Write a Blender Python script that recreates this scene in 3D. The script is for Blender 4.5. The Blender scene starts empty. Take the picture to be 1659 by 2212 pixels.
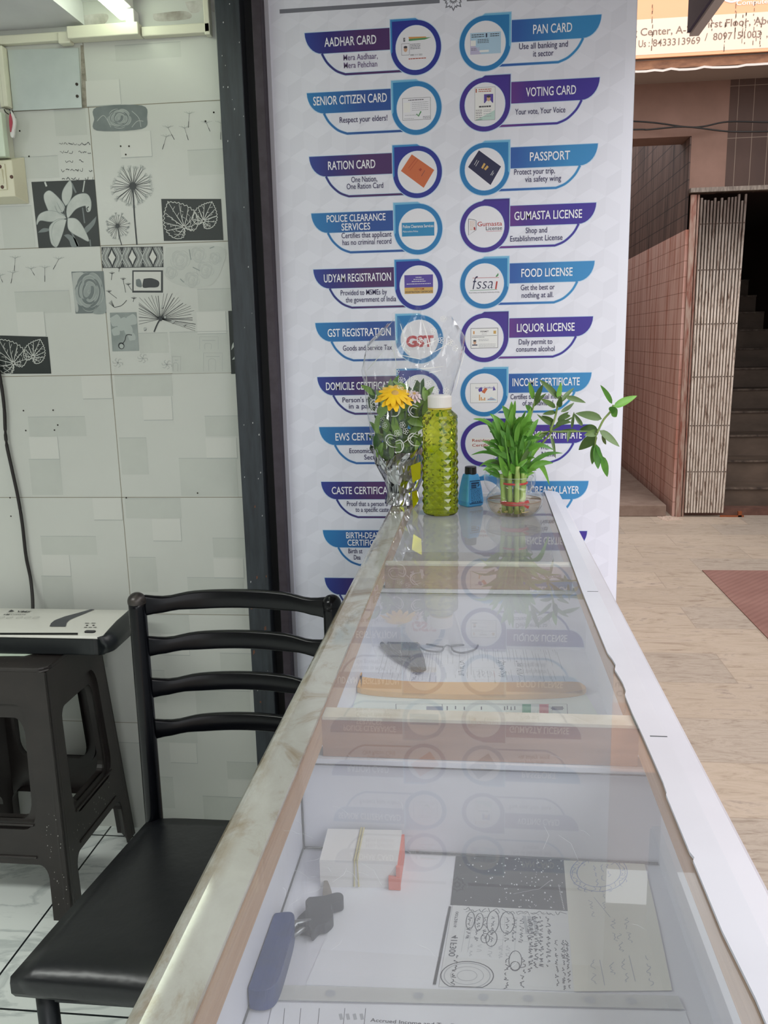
import bpy, bmesh, math, random
from mathutils import Vector, Matrix
PI = math.pi
sc = bpy.context.scene
COL = sc.collection
rnd = random.Random(7)

# ---------------------------------------------------------------- camera
CAMZ = 1.30
F, PW, PH = 1813.4, 1659.0, 2212.0
def cam_axes(yaw=-0.11310729, pit=0.20215707, rol=0.02177376):
    r = Vector((math.cos(yaw), -math.sin(yaw), 0)); f = Vector((math.sin(yaw), math.cos(yaw), 0)); d = Vector((0, 0, -1))
    f, d = f*math.cos(pit)+d*math.sin(pit), d*math.cos(pit)-f*math.sin(pit)
    r, d = r*math.cos(rol)+d*math.sin(rol), d*math.cos(rol)-r*math.sin(rol)
    return r, d, f
CR, CD, CF = cam_axes()
cam = bpy.data.cameras.new('camera'); camo = bpy.data.objects.new('camera', cam); COL.objects.link(camo)
mw = Matrix.Identity(4)
for i in range(3):
    mw[i][0] = CR[i]; mw[i][1] = -CD[i]; mw[i][2] = -CF[i]
mw[2][3] = CAMZ
camo.matrix_world = mw
cam.sensor_fit = 'HORIZONTAL'; cam.sensor_width = 36; cam.lens = F/PW*36; cam.clip_start = 0.02
sc.camera = camo

# ---------------------------------------------------------------- light and exposure
w = bpy.data.worlds.new('sky'); sc.world = w; w.use_nodes = True
bgn = w.node_tree.nodes['Background']
bgn.inputs[0].default_value = (.965, .975, 1.0, 1); bgn.inputs[1].default_value = 1.45
sun = bpy.data.lights.new('sun', 'SUN'); sun.energy = 2.3; sun.angle = math.radians(60); sun.color = (1, .975, .955)
so = bpy.data.objects.new('sun', sun); COL.objects.link(so)
so.rotation_euler = Vector((-.66, .42, -.8)).to_track_quat('-Z', 'Y').to_euler()
sc.view_settings.view_transform = 'Standard'; sc.view_settings.look = 'None'
sc.view_settings.exposure = 0.38; sc.view_settings.gamma = 1; sc.view_settings.use_curve_mapping = False
sc.cycles.transparent_max_bounces = 32
TUBE_POWER = 6.6
la = bpy.data.lights.new('shop_fill_light', 'AREA'); la.shape = 'RECTANGLE'; la.size = 1.2; la.size_y = .25; la.energy = 20; la.color = (.97, 1, .95)  # unseen fill light without a fitting, added to even out the shop interior
lo = bpy.data.objects.new('shop_fill_light', la); COL.objects.link(lo); lo.location = (-1.7, .2, 2.0)

# ---------------------------------------------------------------- points: where a line of sight meets a plane of the place
def ray(x, y): return CR*((x-PW/2)/F)+CD*((y-PH/2)/F)+CF
CO = Vector((0, 0, CAMZ))
def at_y(x, y, Y): d = ray(x, y); return CO+d*(Y/d.y)
def at_z(x, y, Z): d = ray(x, y); return CO+d*((Z-CAMZ)/d.z)
def at_x(x, y, X): d = ray(x, y); return CO+d*(X/d.x)

# ---------------------------------------------------------------- materials
def lin(c):
    if isinstance(c, str):
        c = tuple(int(c[i:i+2], 16)/255 for i in (0, 2, 4))
    return tuple(v/12.92 if v <= .04045 else ((v+.055)/1.055)**2.4 for v in c)+(1,)
MATS = {}
def nt(name):
    m = bpy.data.materials.new(name); m.use_nodes = True
    t = m.node_tree; p = t.nodes['Principled BSDF']
    return m, t, p
def coords(t, scale=(1, 1, 1), rot=(0, 0, 0)):
    c = t.nodes.new('ShaderNodeTexCoord'); mp = t.nodes.new('ShaderNodeMapping')
    mp.inputs['Scale'].default_value = scale; mp.inputs['Rotation'].default_value = rot
    t.links.new(c.outputs['Object'], mp.inputs[0]); return mp.outputs[0]
def noise(t, vec, scale, detail=4, rough=.6, dist=0):
    n = t.nodes.new('ShaderNodeTexNoise'); n.inputs['Scale'].default_value = scale; n.inputs['Detail'].default_value = detail
    n.inputs['Roughness'].default_value = rough; n.inputs['Distortion'].default_value = dist
    t.links.new(vec, n.inputs['Vector']); return n.outputs[0]
def ramp(t, fac, stops):
    r = t.nodes.new('ShaderNodeValToRGB'); e = r.color_ramp.elements
    while len(e) < len(stops): e.new(.5)
    for k, (p, c) in enumerate(stops):
        e[k].position = p; e[k].color = lin(c)
    t.links.new(fac, r.inputs[0]); return r.outputs[0]
def mixc(t, fac, a, b, mode='MIX'):
    n = t.nodes.new('ShaderNodeMix'); n.data_type = 'RGBA'; n.blend_type = mode
    for k, v in ((0, fac), (6, a), (7, b)):
        if hasattr(v, 'links') or isinstance(v, bpy.types.NodeSocket): t.links.new(v, n.inputs[k])
        else: n.inputs[k].default_value = v
    return n.outputs[2]
def bump(t, p, h, s=.2, d=.01):
    b = t.nodes.new('ShaderNodeBump'); b.inputs['Strength'].default_value = s; b.inputs['Distance'].default_value = d
    t.links.new(h, b.inputs['Height']); t.links.new(b.outputs[0], p.inputs['Normal'])
def M(name, col, rough=.5, metal=0, var=None, scale=20, bumps=0, stretch=(1, 1, 1), spec=.5, dist=.003):
    """plain or mottled surface: var = second colour mixed in by noise"""
    if name in MATS: return MATS[name]
    m, t, p = nt(name)
    p.inputs['Base Color'].default_value = lin(col); p.inputs['Roughness'].default_value = rough
    p.inputs['Metallic'].default_value = metal; p.inputs['Specular IOR Level'].default_value = spec
    if var or bumps:
        n = noise(t, coords(t, stretch), scale)
        if var: t.links.new(ramp(t, n, [(.35, col), (.7, var)]), p.inputs['Base Color'])
        if bumps: bump(t, p, n, bumps, dist)
    MATS[name] = m; return m
def glass(name, tint=(1, 1, 1), ior=1.5, dust=0.0, dustcol='cfd3d0', rough=.02, texture=None, transl=0.0, crease=0, refract=0):
    """thin clear sheet: see-through, mirror-like at grazing angles, with a film of dust"""
    if name in MATS: return MATS[name]
    m = bpy.data.materials.new(name); m.use_nodes = True; t = m.node_tree; t.nodes.clear()
    out = t.nodes.new('ShaderNodeOutputMaterial'); tr = t.nodes.new('ShaderNodeBsdfTransparent'); gl = t.nodes.new('ShaderNodeBsdfGlossy')
    if refract: tr = t.nodes.new('ShaderNodeBsdfRefraction'); tr.inputs['IOR'].default_value = refract; tr.inputs['Roughness'].default_value = .03
    tr.inputs[0].default_value = tuple(tint)+(1,); gl.inputs['Roughness'].default_value = rough
    geo = t.nodes.new('ShaderNodeNewGeometry'); dot = t.nodes.new('ShaderNodeVectorMath'); dot.operation = 'DOT_PRODUCT'
    t.links.new(geo.outputs['Normal'], dot.inputs[0]); t.links.new(geo.outputs['Incoming'], dot.inputs[1])
    def mth(op, a, b=None):
        n = t.nodes.new('ShaderNodeMath'); n.operation = op
        for k, v in enumerate((a, b)):
            if v is None: continue
            if isinstance(v, (int, float)): n.inputs[k].default_value = v
            else: t.links.new(v, n.inputs[k])
        return n.outputs[0]
    if crease:
        bn_ = t.nodes.new('ShaderNodeBump'); bn_.inputs['Strength'].default_value = 1; bn_.inputs['Distance'].default_value = .02
        vo = t.nodes.new('ShaderNodeTexVoronoi'); vo.inputs['Scale'].default_value = crease; t.links.new(coords(t, (1.6, 1, .7), (.3, .2, .4)), vo.inputs[0]); t.links.new(vo.outputs[0], bn_.inputs['Height'])
        t.links.new(bn_.outputs[0], gl.inputs['Normal'])
    r0 = ((ior-1)/(ior+1))**2
    sch = mth('ADD', mth('MULTIPLY', mth('POWER', mth('SUBTRACT', 1.0, mth('ABSOLUTE', dot.outputs['Value'])), 5.0), 1-r0), r0)
    mx = t.nodes.new('ShaderNodeMixShader'); t.links.new(sch, mx.inputs[0]); t.links.new(tr.outputs[0], mx.inputs[1]); t.links.new(gl.outputs[0], mx.inputs[2])
    last = mx.outputs[0]
    if dust or transl:
        di = t.nodes.new('ShaderNodeBsdfDiffuse'); di.inputs[0].default_value = lin(dustcol)
        src = di.outputs[0]
        if transl:
            tl = t.nodes.new('ShaderNodeBsdfTranslucent'); tl.inputs[0].default_value = lin(dustcol)
            ad = t.nodes.new('ShaderNodeMixShader'); ad.inputs[0].default_value = .5
            t.links.new(di.outputs[0], ad.inputs[1]); t.links.new(tl.outputs[0], ad.inputs[2]); src = ad.outputs[0]
        m2 = t.nodes.new('ShaderNodeMixShader'); t.links.new(last, m2.inputs[1]); t.links.new(src, m2.inputs[2])
        if texture:
            n = noise(t, coords(t, texture[1]), texture[0], 6, .65)
            r = ramp(t, n, [(.3, (dust*.6,)*3), (.75, (min(1, dust*1.6),)*3)])
            b = t.nodes.new('ShaderNodeRGBToBW'); t.links.new(r, b.inputs[0])
            g = t.nodes.new('ShaderNodeMath'); g.operation = 'POWER'; g.inputs[1].default_value = 1/2.2; t.links.new(b.outputs[0], g.inputs[0])
            t.links.new(g.outputs[0], m2.inputs[0])
        else: m2.inputs[0].default_value = max(dust, transl)
        last = m2.outputs[0]
    t.links.new(last, out.inputs[0]); MATS[name] = m; return m
def emit(name, col, s):
    m, t, p = nt(name); p.inputs['Base Color'].default_value = lin(col)
    p.inputs['Emission Color'].default_value = lin(col); p.inputs['Emission Strength'].default_value = s
    MATS[name] = m; return m
def gradient(name, stops, x0, x1, rough=.45):
    """printed ink running from one colour to another along the banner"""
    m, t, p = nt(name); c = t.nodes.new('ShaderNodeTexCoord'); s = t.nodes.new('ShaderNodeSeparateXYZ')
    mr = t.nodes.new('ShaderNodeMapRange'); mr.inputs[1].default_value = x0; mr.inputs[2].default_value = x1
    t.links.new(c.outputs['Object'], s.inputs[0]); t.links.new(s.outputs[0], mr.inputs[0])
    t.links.new(ramp(t, mr.outputs[0], stops), p.inputs['Base Color']); p.inputs['Roughness'].default_value = rough
    MATS[name] = m; return m

# ---------------------------------------------------------------- mesh helpers
ORG = {}
def root(name, label, cat, loc=(0, 0, 0), group=None):
    o = bpy.data.objects.new(name, None); COL.objects.link(o); o.location = loc; o.empty_display_size = .05
    o['label'] = label; o['category'] = cat
    if group: o['group'] = group
    ORG[o.name] = Vector(loc); return o
def add(name, bm, mats, parent=None, label=None, smooth=False, bevel=0, org=None, bseg=2, recalc=True):
    """link a bmesh holding world coordinates as one object"""
    if recalc: bmesh.ops.recalc_face_normals(bm, faces=bm.faces)
    me = bpy.data.meshes.new(name); p = ORG[parent.name] if parent else Vector(org or (0, 0, 0))
    if p.length: bmesh.ops.translate(bm, vec=-p, verts=bm.verts)
    bm.to_mesh(me); bm.free()
    if not isinstance(mats, (list, tuple)): mats = [mats]
    for m in mats: me.materials.append(m)
    o = bpy.data.objects.new(name, me); COL.objects.link(o)
    if parent: o.parent = parent
    else: o.location = p
    ORG[o.name] = p
    if label: o['label'] = label
    if smooth:
        for f in me.polygons: f.use_smooth = True
    if bevel:
        b = o.modifiers.new('bevel', 'BEVEL'); b.width = bevel; b.segments = bseg; b.limit_method = 'ANGLE'; b.angle_limit = math.radians(40)
    return o
def thing(name, bm, mats, label, cat, org=None, group=None, **k):
    o = add(name, bm, mats, None, label, org=org, **k); o['category'] = cat
    if group: o['group'] = group
    return o
def struct(name, bm, mats, parent=None, **k):
    o = add(name, bm, mats, parent, **k)
    if not parent: o['kind'] = 'structure'
    return o
def B(): return bmesh.new()
def setmi(fs, mi):
    for f in fs: f.material_index = mi
def box(bm, lo, hi, mi=0, mat=None):
    vs = [bm.verts.new((x, y, z)) for x in (lo[0], hi[0]) for y in (lo[1], hi[1]) for z in (lo[2], hi[2])]
    fs = [bm.faces.new([vs[i] for i in q]) for q in ((0, 1, 3, 2), (4, 6, 7, 5), (0, 4, 5, 1), (2, 3, 7, 6), (0, 2, 6, 4), (1, 5, 7, 3))]
    setmi(fs, mi)
    if mat is not None:
        for v in vs: v.co = mat @ v.co
    return vs
def face(bm, pts, mi=0):
    f = bm.faces.new([bm.verts.new(p) for p in pts]); f.material_index = mi; return f
def prism(bm, pts, vec, mi=0):
    """polygon (3D points) pushed along vec"""
    vec = Vector(vec); a = [bm.verts.new(p) for p in pts]; b = [bm.verts.new(Vector(p)+vec) for p in pts]; n = len(a)
    fs = [bm.faces.new(a), bm.faces.new(b[::-1])]+[bm.faces.new((a[i], b[i], b[(i+1) % n], a[(i+1) % n])) for i in range(n)]
    setmi(fs, mi); return fs
def tube(bm, pts, r, seg=8, mi=0, cap=True, flat=None):
    pts = [Vector(p) for p in pts]; rs = r if isinstance(r, (list, tuple)) else [r]*len(pts); rings = []
    up = Vector((0, 0, 1))
    for i, p in enumerate(pts):
        d = (pts[min(i+1, len(pts)-1)]-pts[max(i-1, 0)]).normalized()
        s = d.cross(up)
        if s.length < .05: s = d.cross(Vector((0, 1, 0)))
        s.normalize(); u = s.cross(d)
        fx, fy = flat or (1, 1)
        rings.append([bm.verts.new(p+s*math.cos(2*PI*k/seg)*rs[i]*fx+u*math.sin(2*PI*k/seg)*rs[i]*fy) for k in range(seg)])
    fs = []
    for a, b in zip(rings, rings[1:]):
        for k in range(seg): fs.append(bm.faces.new((a[k], a[(k+1) % seg], b[(k+1) % seg], b[k])))
    if cap: fs += [bm.faces.new(rings[0][::-1]), bm.faces.new(rings[-1])]
    setmi(fs, mi)
def lathe(bm, prof, c, seg=32, mi=0, ry=1):
    c = Vector(c); rings = []
    for r, z in prof:
        rings.append([bm.verts.new(c+Vector((r*math.cos(2*PI*k/seg), r*ry*math.sin(2*PI*k/seg), z))) for k in range(seg)] if r > 1e-6 else [bm.verts.new(c+Vector((0, 0, z)))])
    fs = []
    for a, b in zip(rings, rings[1:]):
        for k in range(seg):
            k2 = (k+1) % seg
            if len(a) == 1 and len(b) == 1: continue
            if len(a) == 1: fs.append(bm.faces.new((a[0], b[k2], b[k])))
            elif len(b) == 1: fs.append(bm.faces.new((a[k], a[k2], b[0])))
            else: fs.append(bm.faces.new((a[k], a[k2], b[k2], b[k])))
    setmi(fs, mi)
def spline(pts, n=8):
    """smooth curve through points (Catmull-Rom)"""
    P = [Vector(p) for p in pts]; out = []
    for i in range(len(P)-1):
        a, b, c, d = P[max(i-1, 0)], P[i], P[i+1], P[min(i+2, len(P)-1)]
        for k in range(n):
            t = k/n
            out.append(.5*((2*b)+(c-a)*t+(2*a-5*b+4*c-d)*t*t+(3*b-a-3*c+d)*t**3))
    return out+[P[-1]]
def ribbon(bm, pts, width, mp, mi=0, layer=1):
    """flat printed stroke; pts are (u, v), width a number or list, mp maps (u, v, layer) to the surface"""
    if hasattr(mp, 'plane'): pts = [mp(p[0], p[1], 0) for p in pts]; mp = mp.plane
    P = [Vector((p[0], p[1])) for p in pts]; n = len(P); ws = width if isinstance(width, (list, tuple)) else [width]*n
    L, Rr = [], []
    for i in range(n):
        d = P[min(i+1, n-1)]-P[max(i-1, 0)]
        if d.length < 1e-9: d = Vector((1, 0))
        d.normalize(); s = Vector((-d.y, d.x))*ws[i]/2
        L.append(bm.verts.new(mp(*(P[i]+s), layer))); Rr.append(bm.verts.new(mp(*(P[i]-s), layer)))
    for i in range(n-1):
        f = bm.faces.new((L[i], Rr[i], Rr[i+1], L[i+1])); f.material_index = mi
def pgon(bm, pts, mp, mi=0, layer=1):
    f = bm.faces.new([bm.verts.new(mp(p[0], p[1], layer)) for p in pts]); f.material_index = mi
def rect(bm, u0, v0, u1, v1, mp, mi=0, layer=1): pgon(bm, [(u0, v0), (u1, v0), (u1, v1), (u0, v1)], mp, mi, layer)
def disc(bm, u, v, ru, rv, mp, mi=0, layer=1, n=24): pgon(bm, [(u+ru*math.cos(2*PI*k/n), v+rv*math.sin(2*PI*k/n)) for k in range(n)], mp, mi, layer)
def fill2d(splines, depth=0):
    """area between outlines (holes allowed) -> verts, faces"""
    cu = bpy.data.curves.new('outline', 'CURVE'); cu.dimensions = '2D'; cu.fill_mode = 'BOTH' if depth else 'FRONT'; cu.extrude = depth/2
    for s in splines:
        sp = cu.splines.new('POLY'); sp.points.add(len(s)-1); sp.use_cyclic_u = True
        for q, p in zip(sp.points, s): q.co = (p[0], p[1], 0, 1)
    o = bpy.data.objects.new('outline', cu); COL.objects.link(o)
    me = bpy.data.meshes.new_from_object(o.evaluated_get(bpy.context.evaluated_depsgraph_get()))
    r = [v.co.copy() for v in me.vertices], [tuple(f.vertices) for f in me.polygons]
    bpy.data.objects.remove(o); bpy.data.curves.remove(cu); bpy.data.meshes.remove(me); return r
def put(bm, vf, fn, mi=0):
    vs = [bm.verts.new(fn(v)) for v in vf[0]]
    for f in vf[1]:
        try: g = bm.faces.new([vs[i] for i in f]); g.material_index = mi
        except ValueError: pass
TXT = {}
def textvf(s, bold=.0, shear=0):
    k = (s, bold, shear)
    if k not in TXT:
        cu = bpy.data.curves.new('lettering', 'FONT'); cu.body = s; cu.size = 1; cu.resolution_u = 3; cu.offset = bold; cu.shear = shear; cu.fill_mode = 'FRONT'
        o = bpy.data.objects.new('lettering', cu); COL.objects.link(o)
        me = bpy.data.meshes.new_from_object(o.evaluated_get(bpy.context.evaluated_depsgraph_get()))
        TXT[k] = [v.co.copy() for v in me.vertices], [tuple(f.vertices) for f in me.polygons]
        bpy.data.objects.remove(o); bpy.data.curves.remove(cu); bpy.data.meshes.remove(me)
    return TXT[k]
CAP = max(v.y for v in textvf('H')[0])
def text(bm, s, u0, u1, base, cap, mp, mi=0, layer=2, bold=.012, shear=0):
    """lettering stretched from u0 to u1 on a baseline, capital height cap; u1 < u0 turns it round"""
    vf = textvf(s, bold, shear)
    if not vf[0]: return
    a = min(v.x for v in vf[0]); b = max(v.x for v in vf[0])
    put(bm, vf, lambda v: mp(u0+(v.x-a)/(b-a)*(u1-u0), base+v.y/CAP*cap, layer), mi)
def arc(cx, cy, r, a0, a1, n=16): return [(cx+r*math.cos(a0+(a1-a0)*k/n), cy+r*math.sin(a0+(a1-a0)*k/n)) for k in range(n+1)]
def rrect(u0, v0, u1, v1, r, n=6):
    return arc(u1-r, v1-r, r, 0, PI/2, n)+arc(u0+r, v1-r, r, PI/2, PI, n)+arc(u0+r, v0+r, r, PI, 1.5*PI, n)+arc(u1-r, v0+r, r, 1.5*PI, 2*PI, n)

# ================================================================ SETTING
YW = 2.0                                   # plane of the tiled wall and of the banner's print
def wp(x, y): p = at_y(x, y, YW); return (p.x, p.z)
def wall_mp(u, v, l): return Vector((u, YW-.0006*l, v))

def mat_shop_floor():
    m, t, p = nt('white_marble_tile'); c = coords(t)
    n = noise(t, coords(t, (1, 2.2, 1), (0, 0, .5)), 2.2, 8, .6, 1.6)
    v = ramp(t, n, [(.44, 'eef4f0'), (.5, 'ccd4d1'), (.54, 'eef4f0')])
    br = t.nodes.new('ShaderNodeTexBrick'); br.offset = 0; br.inputs['Scale'].default_value = 1
    br.inputs['Brick Width'].default_value = .6; br.inputs['Row Height'].default_value = .6; br.inputs['Mortar Size'].default_value = .0025
    mp = t.nodes.new('ShaderNodeMapping'); mp.inputs['Location'].default_value = (1.005+.6, -1.357+.6*8, 0)
    tc = t.nodes.new('ShaderNodeTexCoord'); t.links.new(tc.outputs['Object'], mp.inputs[0]); t.links.new(mp.outputs[0], br.inputs[0])
    br.inputs['Mortar'].default_value = lin('23282a')
    t.links.new(v, br.inputs['Color1']); t.links.new(v, br.inputs['Color2']); t.links.new(br.outputs[0], p.inputs['Base Color'])
    p.inputs['Roughness'].default_value = .25; return m
def mat_corridor():
    m, t, p = nt('beige_marble_slab')
    br = t.nodes.new('ShaderNodeTexBrick'); br.offset = .42; br.offset_frequency = 2; br.inputs['Scale'].default_value = 1
    br.inputs['Brick Width'].default_value = .62; br.inputs['Row Height'].default_value = .31; br.inputs['Mortar Size'].default_value = .0022
    br.inputs['Color1'].default_value = (0, 0, 0, 1); br.inputs['Color2'].default_value = (1, 1, 1, 1); br.inputs['Mortar'].default_value = (.5, .5, .5, 1); br.inputs['Bias'].default_value = 0
    t.links.new(coords(t), br.inputs[0])
    a = ramp(t, noise(t, coords(t, (1.3, 5.5, 1)), 3.4, 8, .72, 2.2), [(.3, '857668'), (.42, 'aa9c8e'), (.54, 'bdb0a2'), (.68, '9d8f81')])
    b = ramp(t, noise(t, coords(t, (1.4, 5, 1), (0, 0, .8)), 3.0, 8, .7, 1.8), [(.3, '8d7a6c'), (.43, 'b0a190'), (.56, 'bbac9c'), (.70, '8d8077')])
    sel = t.nodes.new('ShaderNodeMath'); sel.operation = 'GREATER_THAN'; sel.inputs[1].default_value = .38
    t.links.new(br.outputs[0], sel.inputs[0])
    col = mixc(t, sel.outputs[0], a, b)
    tone = ramp(t, br.outputs[0], [(0, 'e6e6e6'), (1, 'ffffff')]); col = mixc(t, 1.0, col, tone, 'MULTIPLY')
    col = mixc(t, br.outputs['Fac'], col, lin('9c8e80'))
    t.links.new(col, p.inputs['Base Color']); p.inputs['Roughness'].default_value = .55
    return m
bm = B(); box(bm, (-3.2, -2.6, -.1), (-.53, 2.05, 0)); struct('floor', bm, mat_shop_floor())
bm = B(); box(bm, (-.53, -2.6, -.1), (4.6, 10, 0)); struct('floor_corridor', bm, mat_corridor())
m, t, p = nt('red_scored_concrete')
wv = t.nodes.new('ShaderNodeTexWave'); wv.inputs['Scale'].default_value = 14; wv.inputs['Distortion'].default_value = 1.2; wv.inputs['Detail Scale'].default_value = .6
t.links.new(coords(t, (.6, 1, 1), (0, 0, .5)), wv.inputs[0])
n = noise(t, coords(t), 3, 6)
t.links.new(ramp(t, n, [(.3, '7d5850'), (.7, '8f6a61')]), p.inputs['Base Color']); p.inputs['Roughness'].default_value = .8
bump(t, p, wv.outputs[1], .5, .004)
bm = B(); box(bm, (1.247, 2.2, 0), (4.4, 4.69, .004)); struct('floor_red_patch', bm, m)

# ---- tiled shop wall
WHITE = M('ivory_glazed_tile', 'bfc2bc', .3, var='c4c7c1', scale=3)
LIGHT = M('ivory_tile_raised_print', 'c7c9c3', .3)
DIM = M('ivory_tile_recessed_print', 'b5b9b3', .32, var='bdc1ba', scale=6)
GROUT = M('tile_joint', '85806f', .8)
INK = M('black_tile_print', '1d2524', .4)
INKS = M('charcoal_tile_print', '2e3335', .4)
GREY = M('grey_tile_print', '747d7c', .35, var='566060', scale=9)
MID = M('mid_grey_tile_print', '959d9a', .35, var='7d8784', scale=12)
PALE = M('pale_grey_tile_print', 'a9aeaa', .35)
PETAL = M('petal_tile_print', 'bcc1bc', .35, var='a3aaa5', scale=14)
HOLE = M('drill_hole', '2b2620', .9)
JX = -.5682
bm = B(); box(bm, (-3.2, YW, -.1), (JX+.01, YW+.12, 3.0)); wall = struct('wall_back', bm, WHITE)
bm = B()
for z in (1.84, 1.534, 1.2305, .9245, .6175, .311): ribbon(bm, [(-3.2, z), (JX, z)], .0017, wall_mp, 0, .3)
for x in (-.893, -1.353, -1.813): ribbon(bm, [(x, 0), (x, 2.02)], .0017, wall_mp, 0, .3)
struct('tile_joints', bm, GROUT, wall, recalc=False)
blocks = [(175, 812, 243, 861, 0), (247, 812, 374, 855, 1), (307, 857, 374, 907, 0), (60, 901, 187, 942, 1), (62, 944, 129, 992, 0),
 (442, 899, 527, 942, 1), (444, 946, 513, 990, 0), (257, 946, 322, 1025, 1), (386, 990, 515, 1071, 1), (62, 992, 137, 1069, 1)]
blk = []
for x0, y0, x1, y1, k in blocks:
    a = wp(x0, y0); b = wp(x1, y1); q = (a[0], b[1], b[0], a[1], k)
    blk.append(q)
    for s in (1, 2, 3): blk.append((q[0], q[1]-.3065*s, q[2], q[3]-.3065*s, k))
for x0, y0, x1, y1, k in [(248, 99, 392, 123, 1), (176, 176, 262, 226, 0), (405, 325, 488, 376, 1), (116, 239, 189, 291, 1), (45, 340, 129, 383, 1), (258, 286, 329, 338, 0),
 (0, 447, 77, 534, 1), (31, 631, 154, 675, 1), (35, 675, 100, 727, 0), (299, 720, 365, 762, 1), (366, 718, 498, 805, 1), (426, 625, 513, 670, 1), (424, 674, 490, 720, 0)]:
    a = wp(x0, y0); b = wp(x1, y1); blk.append((a[0], b[1], b[0], a[1], k))
bm = B()
for i, (u0, v0, u1, v1, k) in enumerate(blk):
    u1 = min(u1, JX-.001); l = .5+.02*(i % 7)
    rect(bm, u0, v0, u1, v1, wall_mp, k, l)
    if k == 0:
        ribbon(bm, [(u0, v0), (u1, v0)], .002, wall_mp, 2, l+.2); ribbon(bm, [(u1, v0), (u1, v1)], .0012, wall_mp, 2, l+.2)
    else: ribbon(bm, [(u0, v1), (u1, v1)], .0016, wall_mp, 2, l+.2)
struct('block_pattern', bm, [LIGHT, DIM, PALE], wall, recalc=False)
def wr(bm, x0, y0, x1, y1, mi, l):
    pgon(bm, [wp(x0, y1), wp(x1, y1), wp(x1, y0), wp(x0, y0)], wall_mp, mi, l)
def wst(bm, pts, wpx, mi, l, n=6):
    q = [wp(*p) for p in pts]; q = spline(q, n) if len(q) > 2 else [Vector(v) for v in q]
    ribbon(bm, q, [k*.00106 for k in wpx] if isinstance(wpx, list) else wpx*.00106, wall_mp, mi, l)
def wsh(bm, pts, mi, l, n=5):
    q = [wp(*p) for p in pts]; q = spline(q+[q[0]], n)[:-1]; pgon(bm, q, wall_mp, mi, l)
def C1(*a): return [(x*.3737, y*.3737) for x, y in a]
def C2(*a): return [(x*.3858, 500+y*.3858) for x, y in a]
# lily panel
bm = B(); q = C1((182, 1052), (548, 1038), (580, 1424), (224, 1434)); pgon(bm, [wp(*v) for v in q], wall_mp, 0, 1)
wst(bm, C1((490, 1045), (480, 1110)), 3, 1, 1.3); wst(bm, C1((260, 1052), (270, 1078)), 4, 1, 1.3)
wst(bm, C1((415, 1060), (440, 1115)), 4, 2, 1.3); wst(bm, C1((478, 1200), (490, 1290)), 3, 2, 1.3); wst(bm, C1((520, 1385), (525, 1424)), 3, 2, 1.3)
wsh(bm, C1((558, 1250), (545, 1300), (492, 1355), (490, 1320), (520, 1290)), 2, 1.4)
wsh(bm, C1((220, 1345), (250, 1320), (290, 1325), (270, 1340)), 2, 1.4)
wsh(bm, C1((370, 1360), (400, 1355), (440, 1385), (455, 1424), (415, 1426), (400, 1390)), 2, 1.4)
wst(bm, C1((410, 1330), (440, 1400), (450, 1424)), 4, 2, 1.4)
for k, pt in enumerate([[(380, 1190), (360, 1150), (365, 1100), (400, 1048), (415, 1060), (418, 1120), (400, 1170)],
 [(365, 1225), (300, 1240), (265, 1180), (255, 1130), (275, 1105), (300, 1108), (345, 1150), (375, 1195)],
 [(385, 1262), (300, 1282), (235, 1275), (215, 1300), (215, 1270), (235, 1235), (290, 1218), (360, 1235)],
 [(380, 1262), (330, 1300), (310, 1350), (330, 1426), (300, 1410), (287, 1350), (290, 1305), (330, 1270)],
 [(385, 1270), (375, 1310), (360, 1360), (335, 1420), (320, 1420), (300, 1360), (310, 1300), (345, 1272)],
 [(392, 1262), (440, 1265), (480, 1310), (515, 1392), (470, 1375), (400, 1330)],
 [(385, 1225), (395, 1180), (440, 1130), (500, 1120), (527, 1160), (525, 1215), (505, 1225), (498, 1200), (490, 1190), (440, 1210), (395, 1260)]]):
    wsh(bm, C1(*pt), 3, 1.6+.08*k); wst(bm, C1(*(pt+[pt[0]])), 1.0, 4, 1.63+.08*k)
for a in ((330, 1170), (350, 1160), (318, 1190)): wst(bm, C1((380, 1250), (a[0]+20, a[1]+40), a), .9, 4, 2.4)
wst(bm, C1((515, 1195), (505, 1205), (510, 1220)), 2, 0, 2.5)
struct('printed_lily_panel', bm, [INK, PETAL, GREY, PETAL, MID], wall, recalc=False)
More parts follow.
